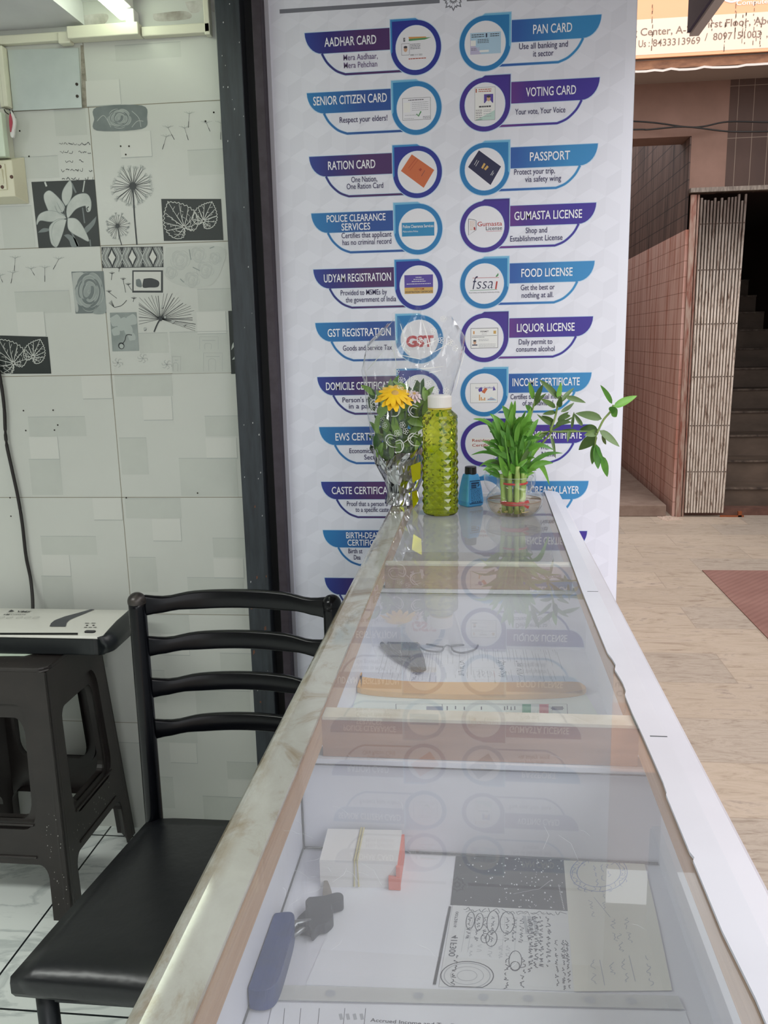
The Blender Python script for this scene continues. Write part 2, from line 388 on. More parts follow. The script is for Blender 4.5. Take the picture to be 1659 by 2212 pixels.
# leaf skeleton panels
def leafpanel(quad, leaves):
    bm = B(); pgon(bm, [wp(*v) for v in quad], wall_mp, 0, 1)
    for (bx_, by_), (tx_, ty_) in leaves:
        d = Vector((tx_-bx_, ty_-by_)); n_ = Vector((-d.y, d.x))
        half = [(0, 1.0), (.13, .9), (.27, .78), (.40, .62), (.5, .44), (.545, .25), (.53, .06), (.46, -.1), (.34, -.2), (.2, -.23), (.08, -.14)]
        prof = half+[(0, -.02)]+[(-x, y) for x, y in half[::-1]]
        out = spline([Vector(p_) for p_ in prof], 3); out = [Vector((v.x*(1+.05*(-1)**k), v.y+.018*(-1)**k)) for k, v in enumerate(out)]
        L2 = lambda v: (bx_+d.x*v[1]+n_.x*v[0], by_+d.y*v[1]+n_.y*v[0])
        wst(bm, [L2(v) for v in out]+[L2(out[0])], 1.4, 1, 1.3, 2)
        for x in (0, .2, -.2, .38, -.38, .5, -.5, .5, -.5, .34, -.34, .16, -.16):
            pass
        for tx2, ty2 in ((0, 1), (.27, .76), (-.27, .76), (.46, .5), (-.46, .5), (.53, .22), (-.53, .22), (.45, -.08), (-.45, -.08), (.24, -.2), (-.24, -.2)):
            m1 = (tx2*.5+rnd.uniform(-.02, .02), ty2*.55-.02+rnd.uniform(-.03, .03)); wst(bm, [L2((0, .02)), L2(m1), L2((tx2*.98, ty2*.98))], [1.5]*6+[1.0]*6+[.7], 1, 1.4)
            for f_ in (.45, .7):
                c_ = (tx2*f_, ty2*f_); k = .14*(1 if tx2 >= 0 else -1)
                wst(bm, [L2(c_), L2((c_[0]+k*rnd.uniform(.5, 1), c_[1]+rnd.uniform(.05, .13)))], .9, 1, 1.45)
                if rnd.random() < .7: wst(bm, [L2(c_), L2((c_[0]+k*rnd.uniform(-.3, .5), c_[1]-rnd.uniform(.06, .13)))], .8, 1, 1.45)
    struct('printed_leaf_panel', bm, [INK, M('white_tile_print', 'c6c9c3', .35)], wall, recalc=False)
leafpanel(C1((932, 1150), (1278, 1150), (1292, 1388), (948, 1393)), [((399, 492), (363, 436)), ((439, 479), (458, 436))])
leafpanel(C2((0, 582), (268, 590), (288, 796), (0, 798)), [((30, 786), (-2, 733)), ((71, 772), (87, 733))])
# dandelions, seeds, handwriting, drill holes
bm = B()
def dandelion(cx, cy, r, stem, n):
    for i in range(n):
        a = 2*PI*i/n+rnd.uniform(-.08, .08); rr = r*rnd.uniform(.72, 1.0); e = (cx+rr*math.cos(a), cy+rr*math.sin(a)*1.05)
        wst(bm, [(cx, cy), e], r/45*1.1, 0, 1.2)
        for k in (-.5, -.2, .2, .5):
            b = a+k; wst(bm, [e, (e[0]+r*.22*math.cos(b), e[1]+r*.22*math.sin(b))], .55, 1, 1.1)
    disc(bm, *wp(cx, cy), .0085*r/41, .0085*r/41, wall_mp, 0, 1.3)
    wst(bm, [(cx, cy), (cx+stem[0]*.4, cy+stem[1]*.5), (cx+stem[0], cy+stem[1])], 3.2*r/41, 0, 1.25)
dandelion(287, 402, 41, (9, 127), 34); dandelion(254, 488, 24, (9, 42), 30)
def seed(x, y, h, lean, s=1):
    wst(bm, [(x, y), (x+lean*.6, y+h*.6), (x+lean, y+h)], [.5]*6+[1.2]*6+[.9], 0, 1.2)
    for k in (-12, -7, 0, 7, 12): wst(bm, [(x, y), (x+k*s, y-6*s-abs(k)*-.15)], .45, 1, 1.2)
for x, y, h, l in ((363, 276, 26, 14), (359, 296, 27, -8), (399, 277, 26, 8), (409, 246, 30, -2), (446, 266, 18, 8), (477, 266, 36, 0),
 (33, 558, 28, -2), (67, 581, 14, 8), (97, 579, 30, 0), (127, 560, 22, -12), (28, 590, 22, -4), (0, 596, 14, 6)): seed(x, y, h, l)
for r_ in range(5):
    x = 128+r_*1.5; y = 311+r_*19
    for k in range(7):
        if rnd.random() < .75: wst(bm, [(x+k*10, y+rnd.uniform(-3, 1)), (x+k*10+3, y+rnd.uniform(-4, 4)), (x+k*10+6, y+rnd.uniform(-1, 2)), (x+k*10+rnd.uniform(6, 10), y+rnd.uniform(-5, 2))], rnd.uniform(.7, 1.5), 0, 1.2, 3)
for x, y in ((261, 316), (279, 316), (272, 334), (43, 283), (63, 338), (462, 243), (444, 262), (51, 887), (115, 886), (56, 930), (118, 929), (125, 918), (22, 1075), (273, 1075), (24, 1115), (427, 1065)):
    disc(bm, *wp(x, y), .0021, .0021, wall_mp, 2, 1.5, 10)
struct('printed_dandelions', bm, [INKS, MID, HOLE], wall, recalc=False)
# rose prints
def rose(cx, cy, rx, ry, bm, l, mats):
    k = 0
    for fr, n_, a0 in ((.72, 5, .3), (.56, 5, .9), (.42, 4, .2), (.28, 3, 1.0), (.14, 2, .4)):
        for i in range(n_):
            a = a0+2*PI*i/n_; px, py = cx+rx*fr*math.cos(a), cy+ry*fr*math.sin(a); r = (.30+.25*fr); P = []
            for q in range(12):
                b = 2*PI*q/12; P.append((px+rx*r*(math.cos(b)*.72*math.cos(a)-math.sin(b)*1.15*math.sin(a)), py+ry*r*(math.cos(b)*.72*math.sin(a)+math.sin(b)*1.15*math.cos(a))))
            k += 1; wsh(bm, P, mats[k % 2], l+k*.02, 3)
            rim = [(px+rx*r*(math.cos(b)*.72*math.cos(a)-math.sin(b)*1.15*math.sin(a)), py+ry*r*(math.cos(b)*.72*math.sin(a)+math.sin(b)*1.15*math.cos(a))) for b in [-1.2+.4*q for q in range(7)]]
            wst(bm, rim, [.2+.9*math.sin(PI*q/18) for q in range(19)], mats[2], l+k*.02+.01, 3)
    wst(bm, [(cx+rx*.1*math.cos(t), cy+ry*.1*math.sin(t)) for t in (0, 1.2, 2.4, 3.6, 4.8)], .7, mats[2], l+k*.02+.04, 3)
bm = B(); wsh(bm, C1((545, 690), (560, 620), (820, 610), (850, 680), (820, 745), (560, 755)), 0, 1); rose(258, 256, 24, 20, bm, 1.2, (0, 1, 2))
for s in (((210, 262), (225, 250), (240, 275)), ((285, 240), (300, 255), (305, 275)), ((285, 275), (297, 262), (310, 262))): wst(bm, s, 1.2, 2, 1.9)
struct('printed_rose_tile', bm, [GREY, MID, PALE], wall, recalc=False)
bm = B(); pgon(bm, [wp(*v) for v in C2((400, 225), (580, 222), (596, 456), (424, 460))], wall_mp, 0, 1); rose(193, 630, 29, 40, bm, 1.2, (0, 1, 2))
wsh(bm, C2((405, 232), (470, 235), (420, 320), (440, 430), (425, 445), (410, 330)), 2, 1.1); wsh(bm, C2((560, 228), (590, 380), (590, 455), (520, 455), (575, 380)), 1, 1.1)
struct('printed_rose_tile', bm, [GREY, MID, PALE], wall, recalc=False)
bm = B(); wsh(bm, C2((930, 90), (1240, 85), (1245, 200), (1180, 300), (1040, 310), (925, 250)), 2, 1)
for x, y, r in ((1010, 160, 52), (1110, 130, 42), (1150, 215, 46), (1075, 270, 42), (960, 230, 34), (1205, 150, 32)):
    rose(x*.3858, 500+y*.3858, r*.38, r*.38, bm, 1.1+.001*r, (0, 2, 1))
for s in (((1060, 100), (1070, 160)), ((1080, 200), (1120, 220)), ((1175, 95), (1200, 85)), ((1010, 265), (1030, 285))): wst(bm, C2(*s), 2, 3, 1.9)
struct('printed_white_roses', bm, [M('soft_grey_print', 'b4b8b3', .35), PALE, M('softest_grey_print', 'babeb8', .35), MID], wall, recalc=False)
# woven band with diamonds
bm = B(); q = C2((568, 88), (912, 84), (916, 200), (574, 205)); pgon(bm, [wp(*v) for v in q], wall_mp, 0, 1)
A, Bq, Cq, Dq = [Vector(wp(*v)) for v in q]
def bil(s, t_): return (A.lerp(Bq, s)).lerp(Dq.lerp(Cq, s), t_)
for j in range(3):
    c = (j+.5)/3
    for k, wd_ in ((1, .0016), (2, .0034), (3, .0016), (4, .0030), (5, .0014)):
        for sg in (-1, 1):
            P = []
            for i in range(17):
                t_ = .03+.94*i/16; s_ = .5-.5*math.cos(PI*(1-abs(2*t_-1))); x_ = .060*s_+.026*k-.004
                if x_ <= .166: P.append(bil(c+sg*x_, t_))
                elif len(P) > 1: ribbon(bm, P, wd_, wall_mp, 1, 1.2); P = []
                else: P = []
            if len(P) > 1: ribbon(bm, P, wd_, wall_mp, 1, 1.2)
    pgon(bm, [bil(c-.058, .5), bil(c-.02, .3), bil(c, .14), bil(c+.02, .3), bil(c+.058, .5), bil(c+.02, .7), bil(c, .86), bil(c-.02, .7)], wall_mp, 2, 1.3)
struct('printed_woven_band', bm, [INKS, PALE, LIGHT], wall, recalc=False)
# framed picture, seeds, bursting seed head, orchid and ornament
bm = B(); wr(bm, 286, 584, 352, 632, 0, 1.2); wr(bm, 289, 587, 348, 628, 1, 1.3)
wsh(bm, C2((805, 265), (850, 262), (890, 280), (885, 310), (840, 314), (800, 312)), 0, 1.4); wsh(bm, C2((762, 270), (785, 268), (795, 310), (765, 305)), 2, 1.4)
struct('printed_framed_picture', bm, [INKS, LIGHT, GREY], wall, recalc=False)
bm = B(); c = (899*.3858, 500+490*.3858)
for i in range(30):
    a = -PI*1.06+i*PI*1.12/29+rnd.uniform(-.03, .03); L = rnd.uniform(.75, 1.0)
    e = [c[0]+L*88*math.cos(a), c[1]+L*66*math.sin(a)]; e[0] = min(max(e[0], 300), 423); e[1] = min(max(e[1], 634), 716)
    wst(bm, [c, tuple(e)], rnd.choice((.5, .7, 1.2)), 0, 1.2)
for i in range(4): wst(bm, [c, (422, 700+i*5)], .6, 0, 1.2)
wst(bm, [c, (340, 700), (333, 717)], 3.2, 0, 1.3); disc(bm, *wp(*c), .005, .005, wall_mp, 0, 1.4)
for x, y, r in ((813, 545, 4), (970, 505, 4), (910, 420, 3), (925, 480, 2.5), (1035, 520, 2)): disc(bm, *wp(x*.3858, 500+y*.3858), r*.00106, r*.00106, wall_mp, 1, 1.4); wst(bm, [((x-6)*.3858, 500+(y+8)*.3858), (x*.3858, 500+(y+11)*.3858), ((x+8)*.3858, 500+(y+3)*.3858)], 1, 0, 1.5)
for x, y, h, l in ((627, 238, 34, -3), (690, 270, 72, 14), (718, 300, 30, 20), (610, 340, 35, 45), (668, 208, 18, -2), (750, 378, 16, -4)):
    X, Y_ = x*.3858, 500+y*.3858; wst(bm, [(X, Y_), (X+l*.3, Y_+h*.3), (X+l*.3858, Y_+h*.3858)], 1, 0, 1.2)
    for k in (-6, -3, 0, 3, 6): wst(bm, [(X, Y_), (X+k, Y_-5+abs(k)*.3)], .8, 0, 1.2)
wst(bm, C2((640, 425), (680, 415), (710, 385)), 1.2, 0, 1.2)
for k in (-10, -5, 0, 4): wst(bm, C2((640, 425), (620+k, 390-k)), .8, 0, 1.2)
struct('printed_seed_head', bm, [INKS, PALE], wall, recalc=False)
bm = B(); pgon(bm, [wp(*v) for v in C2((615, 455), (765, 452), (780, 668), (630, 672))], wall_mp, 0, 1)
for x, y, r in ((650, 500, 30), (690, 520, 34), (740, 495, 28), (720, 550, 24), (650, 560, 22), (740, 590, 20)): wsh(bm, [((x+r*math.cos(2*PI*k/9)*(1+.2*(k % 2)))*.3858, 500+(y+r*math.sin(2*PI*k/9)*(1+.2*(k % 2)))*.3858) for k in range(9)], 1, 1.2+r*.002)
wst(bm, C2((740, 580), (710, 580), (700, 610), (685, 630)), 1.8, 2, 1.5); disc(bm, *wp(680*.3858, 500+640*.3858), .008, .008, wall_mp, 2, 1.5); disc(bm, *wp(681*.3858, 500+642*.3858), .0055, .0055, wall_mp, 1, 1.6)
struct('printed_orchid_panel', bm, [MID, M('faint_bloom_print', 'a5ada9', .35), INKS], wall, recalc=False)
bm = B()
for x, y in ((660, 735), (800, 710), (935, 745)):
    for k in range(6): wst(bm, [(x*.3858, 500+y*.3858), ((x+24*math.cos(k))*.3858, 500+(y+20*math.sin(k))*.3858), ((x+30*math.cos(k+.5))*.3858, 500+(y+26*math.sin(k+.5))*.3858)], 1.2, 0, 1.2, 4)
for x0, x1, y0, y1 in ((1140, 1245, 680, 782), (1118, 1222, 590, 660), (965, 1012, 700, 782)):
    wst(bm, C2((x0, y0), (x1, y0)), .8, 0, 1.2); wst(bm, C2((x1, y0), (x1, y1)), .8, 0, 1.2); wst(bm, C2((x0, y0), (x0, y1)), .8, 0, 1.2); wst(bm, C2((x0+15, y0+20), (x1-15, y0+20)), 1.5, 0, 1.2); wst(bm, C2((x0+30, y1), (x0+30, y0+40), (x1-40, y0+40), (x1-40, y1)), 1, 0, 1.2)
struct('printed_ornament', bm, [PALE], wall, recalc=False)
bm = B(); q = C2((1278, 445), (1340, 442), (1355, 796), (1295, 798)); pgon(bm, [wp(*v) for v in q], wall_mp, 0, 1)
wsh(bm, C2((1295, 665), (1305, 625), (1345, 600), (1348, 660), (1320, 640)), 1, 1.2); wsh(bm, C2((1300, 718), (1320, 695), (1350, 700), (1330, 712)), 1, 1.2)
struct('printed_leaf_panel', bm, [INK, PETAL], wall, recalc=False)

# ---- shop ceiling, loft edge, side and rear walls
PAINT = M('white_ceiling_paint', 'd3d5d6', .7, var='c7c9ca', scale=5)
bm = B(); box(bm, (-3.2, -2.6, 2.06), (-.5, 2.05, 2.12)); struct('ceiling', bm, PAINT)
bm = B(); box(bm, (-3.2, -2.6, 2.012), (-.885, 1.999, 2.06)); struct('trim_1', bm, PAINT)
bm = B(); box(bm, (-3.3, -2.6, 0), (-3.2, 2.1, 2.12)); struct('wall_left', bm, M('shop_side_wall', 'c9ccc6', .6))
bm = B(); box(bm, (-3.3, -2.7, 0), (-.5, -2.6, 2.5)); struct('wall_rear', bm, M('shop_side_wall', 'c9ccc6', .6))
PLAS = M('stained_plaster', 'c9c8c3', .8, var='8d887f', scale=16)
bm = B()
for pts in (((172, 34), (230, 30), (225, 52), (176, 58)), ((400, 4), (440, 2), (432, 24), (414, 28), (404, 16)), ((446, 0), (478, 0), (478, 18), (460, 26)), ((330, 30), (400, 24), (410, 40), (340, 46))): wsh(bm, pts, 0, .6)
pgon(bm, [wp(*v) for v in ((174, 98), (181, 98), (188, 232), (178, 234))], wall_mp, 1, 1.0)
struct('wall_stain', bm, [PLAS, M('raw_cement_joint', '7a7569', .9, var='a39e91', scale=60)], wall, recalc=False)

# ---- rolling shutter guide beside the wall
STEEL = M('grey_steel_paint', '3b4147', .45, .25, var='2c3035', scale=18, bumps=.15, stretch=(4, 4, .5))
RUST = M('rusted_steel', '433c45', .6, .2, var='362e36', scale=30)
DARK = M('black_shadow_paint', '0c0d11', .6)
sh = root('shutter_guide_rail', 'dark steel rolling-shutter guide rail between the tiled wall and the banner', 'shutter rail', (-.52, 1.98, 0))
bm = B(); box(bm, (JX, 1.955, 0), (-.513, 2.0, 2.4)); add('outer_channel', bm, STEEL, sh, bevel=.002)
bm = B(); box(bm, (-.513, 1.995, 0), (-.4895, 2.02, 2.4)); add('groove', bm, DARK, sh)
bm = B(); box(bm, (-.4895, 1.965, 0), (-.4685, 2.02, 2.4)); add('inner_channel', bm, RUST, sh, bevel=.002)
bm = B()
for i in range(48):
    z = rnd.uniform(.15, 2.05); x = rnd.uniform(-.56, -.516); s = rnd.uniform(.0004, .0013)
    k = 1 if z < .95 and rnd.random() < .75 else 0; s *= (2.2 if k else 1)
    pgon(bm, [(x-s, z-s*rnd.uniform(1, 4)), (x+s, z-s), (x+s*.7, z+s*rnd.uniform(1, 3)), (x-s, z+s)], lambda u, v, l: Vector((u, 1.9545, v)), k)
add('paint_chip', bm, [M('whitewash_speck', 'b9bcbb', .7), M('rust_speck', '6d4a3b', .9)], sh, recalc=False)['kind'] = 'stuff'

# ---- party wall behind the banner, running back along the passage
bm = B(); box(bm, (JX, 2.03, 0), (.3, 2.25, 2.6)); box(bm, (-.2, 2.25, 0), (.3, 9.5, 3.0)); struct('wall_party', bm, M('party_wall_paint', 'b5a79b', .8))
# ---- unseen building across the passage, added to cut low-angle sky light
bm = B(); box(bm, (3.7, -2.6, 0), (3.9, 5.8, 3.6)); struct('wall_unseen_opposite', bm, M('opposite_wall_paint', 'a58e82', .85))
# ---- upper floor slab over the shop front
bm = B(); box(bm, (-.55, -2.6, 2.34), (.6, 2.4, 2.48)); struct('ceiling_overhang', bm, M('slab_underside', '9b9793', .8))
bm = B(); box(bm, (-.6, -2.6, 2.06), (-.5, 2.03, 2.5)); struct('wall_front', bm, M('lintel_paint', '8f8f92', .8))

# ================================================================ THE PASSAGE AND THE FACADE ACROSS IT
G = 6.165
WASH = M('grey_limewash', '86695d', .85, var='7a5f53', scale=4)
BRT = None
def tiled(name, c1, c2, joint, wdt, hgt, rough=.7, rot='xz', streak=None, msize=.004):
    m, t, p = nt(name); br = t.nodes.new('ShaderNodeTexBrick'); br.inputs['Scale'].default_value = 1
    br.inputs['Brick Width'].default_value = wdt; br.inputs['Row Height'].default_value = hgt; br.inputs['Mortar Size'].default_value = msize; br.offset = 0 if wdt < .3 else .5
    sv, cv_ = t.nodes.new('ShaderNodeSeparateXYZ'), t.nodes.new('ShaderNodeCombineXYZ'); t.links.new(coords(t), sv.inputs[0]); t.links.new(sv.outputs[1 if rot == 'yz' else 0], cv_.inputs[0]); t.links.new(sv.outputs[2], cv_.inputs[1]); t.links.new(cv_.outputs[0], br.inputs[0])
    n = noise(t, coords(t, (1, 1, .35)), 4, 6)
    a = ramp(t, n, [(.3, c1), (.7, c2)]); t.links.new(a, br.inputs['Color1']); t.links.new(a, br.inputs['Color2']); br.inputs['Mortar'].default_value = lin(joint)
    col = br.outputs[0]
    if streak:
        s = ramp(t, noise(t, coords(t, (5, 5, .4)), 3, 5), [(.45, 'ffffff'), (.7, streak)]); col = mixc(t, 1.0, col, s, 'MULTIPLY')
    t.links.new(col, p.inputs['Base Color']); p.inputs['Roughness'].default_value = rough; return m
PINK = tiled('pink_brown_wall_paint', 'd2aca1', 'dab7ac', 'a27d6d', 60, .105, rot='yz', streak='c9957f', msize=.0025)
BROWN = tiled('dark_brown_brick_wall', '5f4a43', '71584f', '352722', 60, .11, rot='yz', streak='6a5550', msize=.004)
BTILE = tiled('brown_wall_tile', '3f2c25', '4b362d', '8a7a6c', .1, .32, msize=.0015)
bm = B()
box(bm, (.3, G, 2.585), (1.645, G+.25, 2.92)); box(bm, (1.415, G, 2.25), (1.645, G+.25, 2.585)); struct('wall_facade', bm, WASH)
bm = B(); box(bm, (1.645, G, 2.25), (3.4, G+.25, 2.92)); box(bm, (2.75, G, 0), (3.4, G+.25, 2.25)); struct('wall_tiled_facade', bm, BTILE)
bm = B(); box(bm, (.3, 5.87, 2.92), (4.2, 6.45, 2.985)); struct('ceiling_porch', bm, M('porch_soffit', '96867b', .85))
bm = B(); box(bm, (.3, 5.9, 2.985), (4.2, 6.3, 4.6)); struct('wall_upper_facade', bm, WASH)
bm = B(); box(bm, (.3, 5.862, 2.925), (4.2, 5.9, 2.975)); struct('trim_2', bm, M('stained_cornice', '9c6f52', .8, var='6e4a38', scale=9, stretch=(1, 1, 3)))
bm = B()
P = [(x*.05+.3, 2.917+rnd.uniform(-.004, .007)) for x in range(0, 79)]
for a, b in zip(P, P[1:]): face(bm, [(a[0], 5.858, a[1]-.008), (b[0], 5.858, b[1]-.008), (b[0], 5.858, b[1]+.005), (a[0], 5.858, a[1]+.005)])
struct('trim_3', bm, M('flaking_whitewash', 'd9d0c8', .9))
# side wall of the passage that turns off to the left
bm = B(); box(bm, (1.405, G-.005, 0), (1.444, 9.39, 1.99)); struct('wall_passage', bm, PINK)
bm = B(); box(bm, (1.405, G+.252, 1.991), (1.445, 9.39, 3.9)); box(bm, (1.405, G+.001, 1.991), (1.4145, G+.252, 2.58)); struct('wall_passage_upper', bm, BROWN)
bm = B(); box(bm, (.3, 9.4, 0), (3.4, 9.6, 3.9)); struct('wall_passage_end', bm, M('passage_end_wall', '8a7468', .9))
bm = B(); box(bm, (.3, G-.02, 0), (1.36, 9.4, .085)); struct('floor_step', bm, M('cement_step', '8f7d71', .9, var='776257', scale=6), bevel=.006)
bm = B()
for i in range(60):
    x, y, s = 1.36+rnd.uniform(-.05, .08), G-rnd.uniform(.0, .16), rnd.uniform(.004, .018)
    z = .004
    box(bm, (x-s, y-s*.5, 0), (x+s, y+s*.5, z*rnd.uniform(.4, 1)))
o = thing('paint_flakes', bm, [M('flake', 'c9b4a6', .9)], 'scatter of pale flaked plaster on the floor at the foot of the gate', 'debris'); o['kind'] = 'stuff'
# stair behind the gate
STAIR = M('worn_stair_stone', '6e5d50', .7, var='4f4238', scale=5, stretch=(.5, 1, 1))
bm = B()
for i in range(13): box(bm, (1.45, 6.42+i*.27, -.05), (2.75, 6.42+13*.27, .165*(i+1)))
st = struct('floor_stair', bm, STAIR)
bm = B()
for i in range(13): box(bm, (1.45, 6.405+i*.27, .165*(i+1)-.012), (2.75, 6.42+i*.27, .165*(i+1)+.003))
struct('nosing', bm, M('stair_nosing', '3b2f29', .7, var='7d6d60', scale=20), st)
bm = B(); box(bm, (1.44, 6.2, 0), (2.75, 6.3, .05)); struct('threshold', bm, M('brown_threshold', '6f4e42', .8, var='54382f', scale=15))
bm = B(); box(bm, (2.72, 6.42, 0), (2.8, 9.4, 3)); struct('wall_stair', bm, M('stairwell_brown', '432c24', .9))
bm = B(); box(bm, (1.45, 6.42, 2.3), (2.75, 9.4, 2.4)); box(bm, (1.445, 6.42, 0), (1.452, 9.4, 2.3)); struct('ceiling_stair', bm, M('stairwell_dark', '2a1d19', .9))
# lintel track and collapsible gate
gate = root('collapsible_gate', 'rusty white collapsible steel gate folded into a narrow stack of bars', 'gate', (1.59, G, 0))
GW = None
m, t, p = nt('flaking_white_gate_paint')
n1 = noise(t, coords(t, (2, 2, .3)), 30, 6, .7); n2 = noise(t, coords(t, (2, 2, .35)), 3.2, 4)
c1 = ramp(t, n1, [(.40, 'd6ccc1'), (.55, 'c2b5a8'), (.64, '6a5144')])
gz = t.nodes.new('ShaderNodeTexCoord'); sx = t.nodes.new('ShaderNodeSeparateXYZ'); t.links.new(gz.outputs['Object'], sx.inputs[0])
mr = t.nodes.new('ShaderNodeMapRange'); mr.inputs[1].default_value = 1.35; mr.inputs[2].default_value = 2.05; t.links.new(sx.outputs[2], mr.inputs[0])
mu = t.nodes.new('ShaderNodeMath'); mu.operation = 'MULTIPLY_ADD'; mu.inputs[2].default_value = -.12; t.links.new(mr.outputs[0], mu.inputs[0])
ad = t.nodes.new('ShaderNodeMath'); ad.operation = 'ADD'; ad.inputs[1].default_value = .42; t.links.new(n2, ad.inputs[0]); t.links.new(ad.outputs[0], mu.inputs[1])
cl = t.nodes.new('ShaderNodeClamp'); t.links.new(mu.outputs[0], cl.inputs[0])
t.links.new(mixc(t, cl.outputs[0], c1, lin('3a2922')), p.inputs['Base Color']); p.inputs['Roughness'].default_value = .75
GW = m
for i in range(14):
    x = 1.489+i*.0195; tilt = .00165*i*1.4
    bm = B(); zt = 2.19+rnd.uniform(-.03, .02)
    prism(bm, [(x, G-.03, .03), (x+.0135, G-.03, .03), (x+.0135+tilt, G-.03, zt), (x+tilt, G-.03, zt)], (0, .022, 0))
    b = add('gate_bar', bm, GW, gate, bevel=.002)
for z in (.33, .66, 1.0, 1.36, 1.72, 2.02):
    bm = B()
    for i in range(14): lathe(bm, [(.0045, 0), (.0035, .003), (0, .004)], (0, 0, 0), 8); bm.verts.ensure_lookup_table(); vs = bm.verts[-17:]; bmesh.ops.transform(bm, matrix=Matrix.Translation((1.496+i*.0195+.0023*i*z/2.19, G-.03, z)) @ Matrix.Rotation(PI/2, 4, 'X'), verts=vs)
    box(bm, (1.485, G-.006, z-.012), (1.772, G-.001, z+.012))
    add('rivet_strap', bm, M('dark_rust', '46322a', .8), gate)
bm = B(); box(bm, (1.424, G-.03, .0), (1.462, G-.006, 2.21)); box(bm, (1.45, G-.006, .0), (1.462, G+.04, 2.21)); box(bm, (1.47, G-.02, 0), (1.483, G+.03, 2.21)); add('end_post', bm, M('red_brown_flaking_paint', '7d4a3c', .8, var='a9978a', scale=14, stretch=(4, 4, .5)), gate, 'red-brown flaking end post')
bm = B(); box(bm, (1.415, G-.05, 2.222), (3.4, G-.001, 2.25)); struct('trim_4', bm, M('gate_track', '8b8177', .7, var='5f554d', scale=20, stretch=(4, 1, 1)))
bm = B(); box(bm, (1.735, G-.03, .0), (1.9, G-.02, .012)); box(bm, (1.86, G-.03, 0), (1.885, G-.01, .04)); thing('gate_stop', bm, M('orange_rust', '8c4a26', .8), 'small rusty orange gate stop on the threshold right of the folded gate', 'gate stop', (1.86, G-.02, 0))
# signboard over the passage
YS = 5.84
def sp(x, y): p = at_y(x, y, YS); return (p.x, p.z)
def smp(u, v, l): return Vector((u, YS-.001*l, v))
PEACH = M('peach_sign_vinyl', 'efae82', .5); CREAM = M('cream_sign_vinyl', 'f4d6c0', .5)
sg = root('signboard', 'peach and cream shop signboard with phone numbers above the passage', 'sign', (2, YS, 3.0))
bm = B(); box(bm, (.32, YS, 2.985), (4.1, YS+.02, 3.75)); add('board', bm, PEACH, sg)
a = sp(1375, 50); b = sp(1374, 123); c = sp(1659, 18); d = sp(1659, 100)
z1 = (a[1]+c[1])/2; z0 = (b[1]+d[1])/2
bm = B(); rect(bm, .32, z0+.0, 4.1, z1, smp, 0, 1); add('pale_band', bm, CREAM, sg, recalc=False)
bm = B(); TXTC = M('sign_brown_lettering', '857061', .6)
u = sp(1395, 80); v = sp(1486, 68); h = sp(1394, 63)
cap = (h[1]-u[1])*.92
text(bm, 'Training Center, A-2', sp(1302, 90)[0], v[0]+.02, (u[1]+v[1])/2, cap, smp, 0, 2, .008)
u = sp(1519, 64); v = sp(1659, 51); text(bm, 'First Floor, Above', u[0], sp(1690, 49)[0], (u[1]+v[1])/2+.003, cap, smp, 0, 2, .008)
u = sp(1410, 101); v = sp(1512, 94); text(bm, '8433313969', u[0], v[0], (u[1]+v[1])/2, cap*.95, smp, 0, 2, .006)
q = sp(1393, 103); text(bm, 'Contact Us :', sp(1322, 106)[0], sp(1403, 103)[0], (u[1]+v[1])/2, cap*.95, smp, 0, 2, .006)
u = sp(1540, 88); v = sp(1643, 80); text(bm, '8097151003', u[0], v[0], (u[1]+v[1])/2, cap*.95, smp, 0, 2, .006); text(bm, '/', sp(1522, 90)[0], sp(1528, 90)[0], (u[1]+v[1])/2, cap, smp, 0, 2, .003)
text(bm, ',', sp(1655, 82)[0], sp(1658, 82)[0], (u[1]+v[1])/2, cap, smp, 0, 2, .003)
add('lettering', bm, TXTC, sg, recalc=False)
bm = B(); u = sp(1590, 14); v = sp(1655, 5); text(bm, 'Computer', u[0], v[0]+.03, (u[1]+v[1])/2, cap*.6, smp, 0, 2, .008)
q = spline([sp(1560, -2), sp(1580, 4), sp(1598, -2)], 6); ribbon(bm, q, .012, smp, 0, 2)
add('white_lettering', bm, M('sign_white', 'f4ece2', .5), sg, recalc=False)
bm = B()
for i in range(26):
    px = rnd.choice((1410, 1512, 1538, 1567, 1590, 1605, 1612, 1630, 1636, 1645, 1650)); s = sp(px, rnd.uniform(0, 60)); L = rnd.uniform(.05, .2)
    k = 0
    while k < L:
        d_ = rnd.uniform(.004, .03); x = s[0]+rnd.uniform(-.002, .002); z = s[1]-k
        if z-d_ > 2.99: ribbon(bm, [(x, z), (x, z-d_)], rnd.uniform(.002, .005), smp, 0, 2.5)
        k += d_+rnd.uniform(.005, .03)
add('rain_streak', bm, M('sign_grime', '5c4a3c', .9), sg, recalc=False)['kind'] = 'stuff'
# cables sagging across the facade
for nm, pts, lab in (('wire', [(1300, 255), (1367, 262), (1480, 274), (1520, 273), (1573, 263), (1659, 264), (1720, 262)], 'thin black cable sagging across the facade, upper one at its left end'),
                     ('wire', [(1300, 279), (1367, 280), (1400, 280), (1480, 274), (1573, 284), (1659, 284), (1720, 283)], 'thin black cable crossing the facade, lower one at its left end')):
    Yw = 6.11 if pts[0][1] == 255 else 6.075
    P = [at_y(x, y, Yw) for x, y in pts]
    P = [Vector((.305, Yw, P[0].z))]+P[1:]
    bm = B(); tube(bm, spline(P, 6), .0055, 6); thing(nm, bm, M('black_cable', '1d1a19', .6), lab, 'wire', smooth=True, group='cables across the facade')
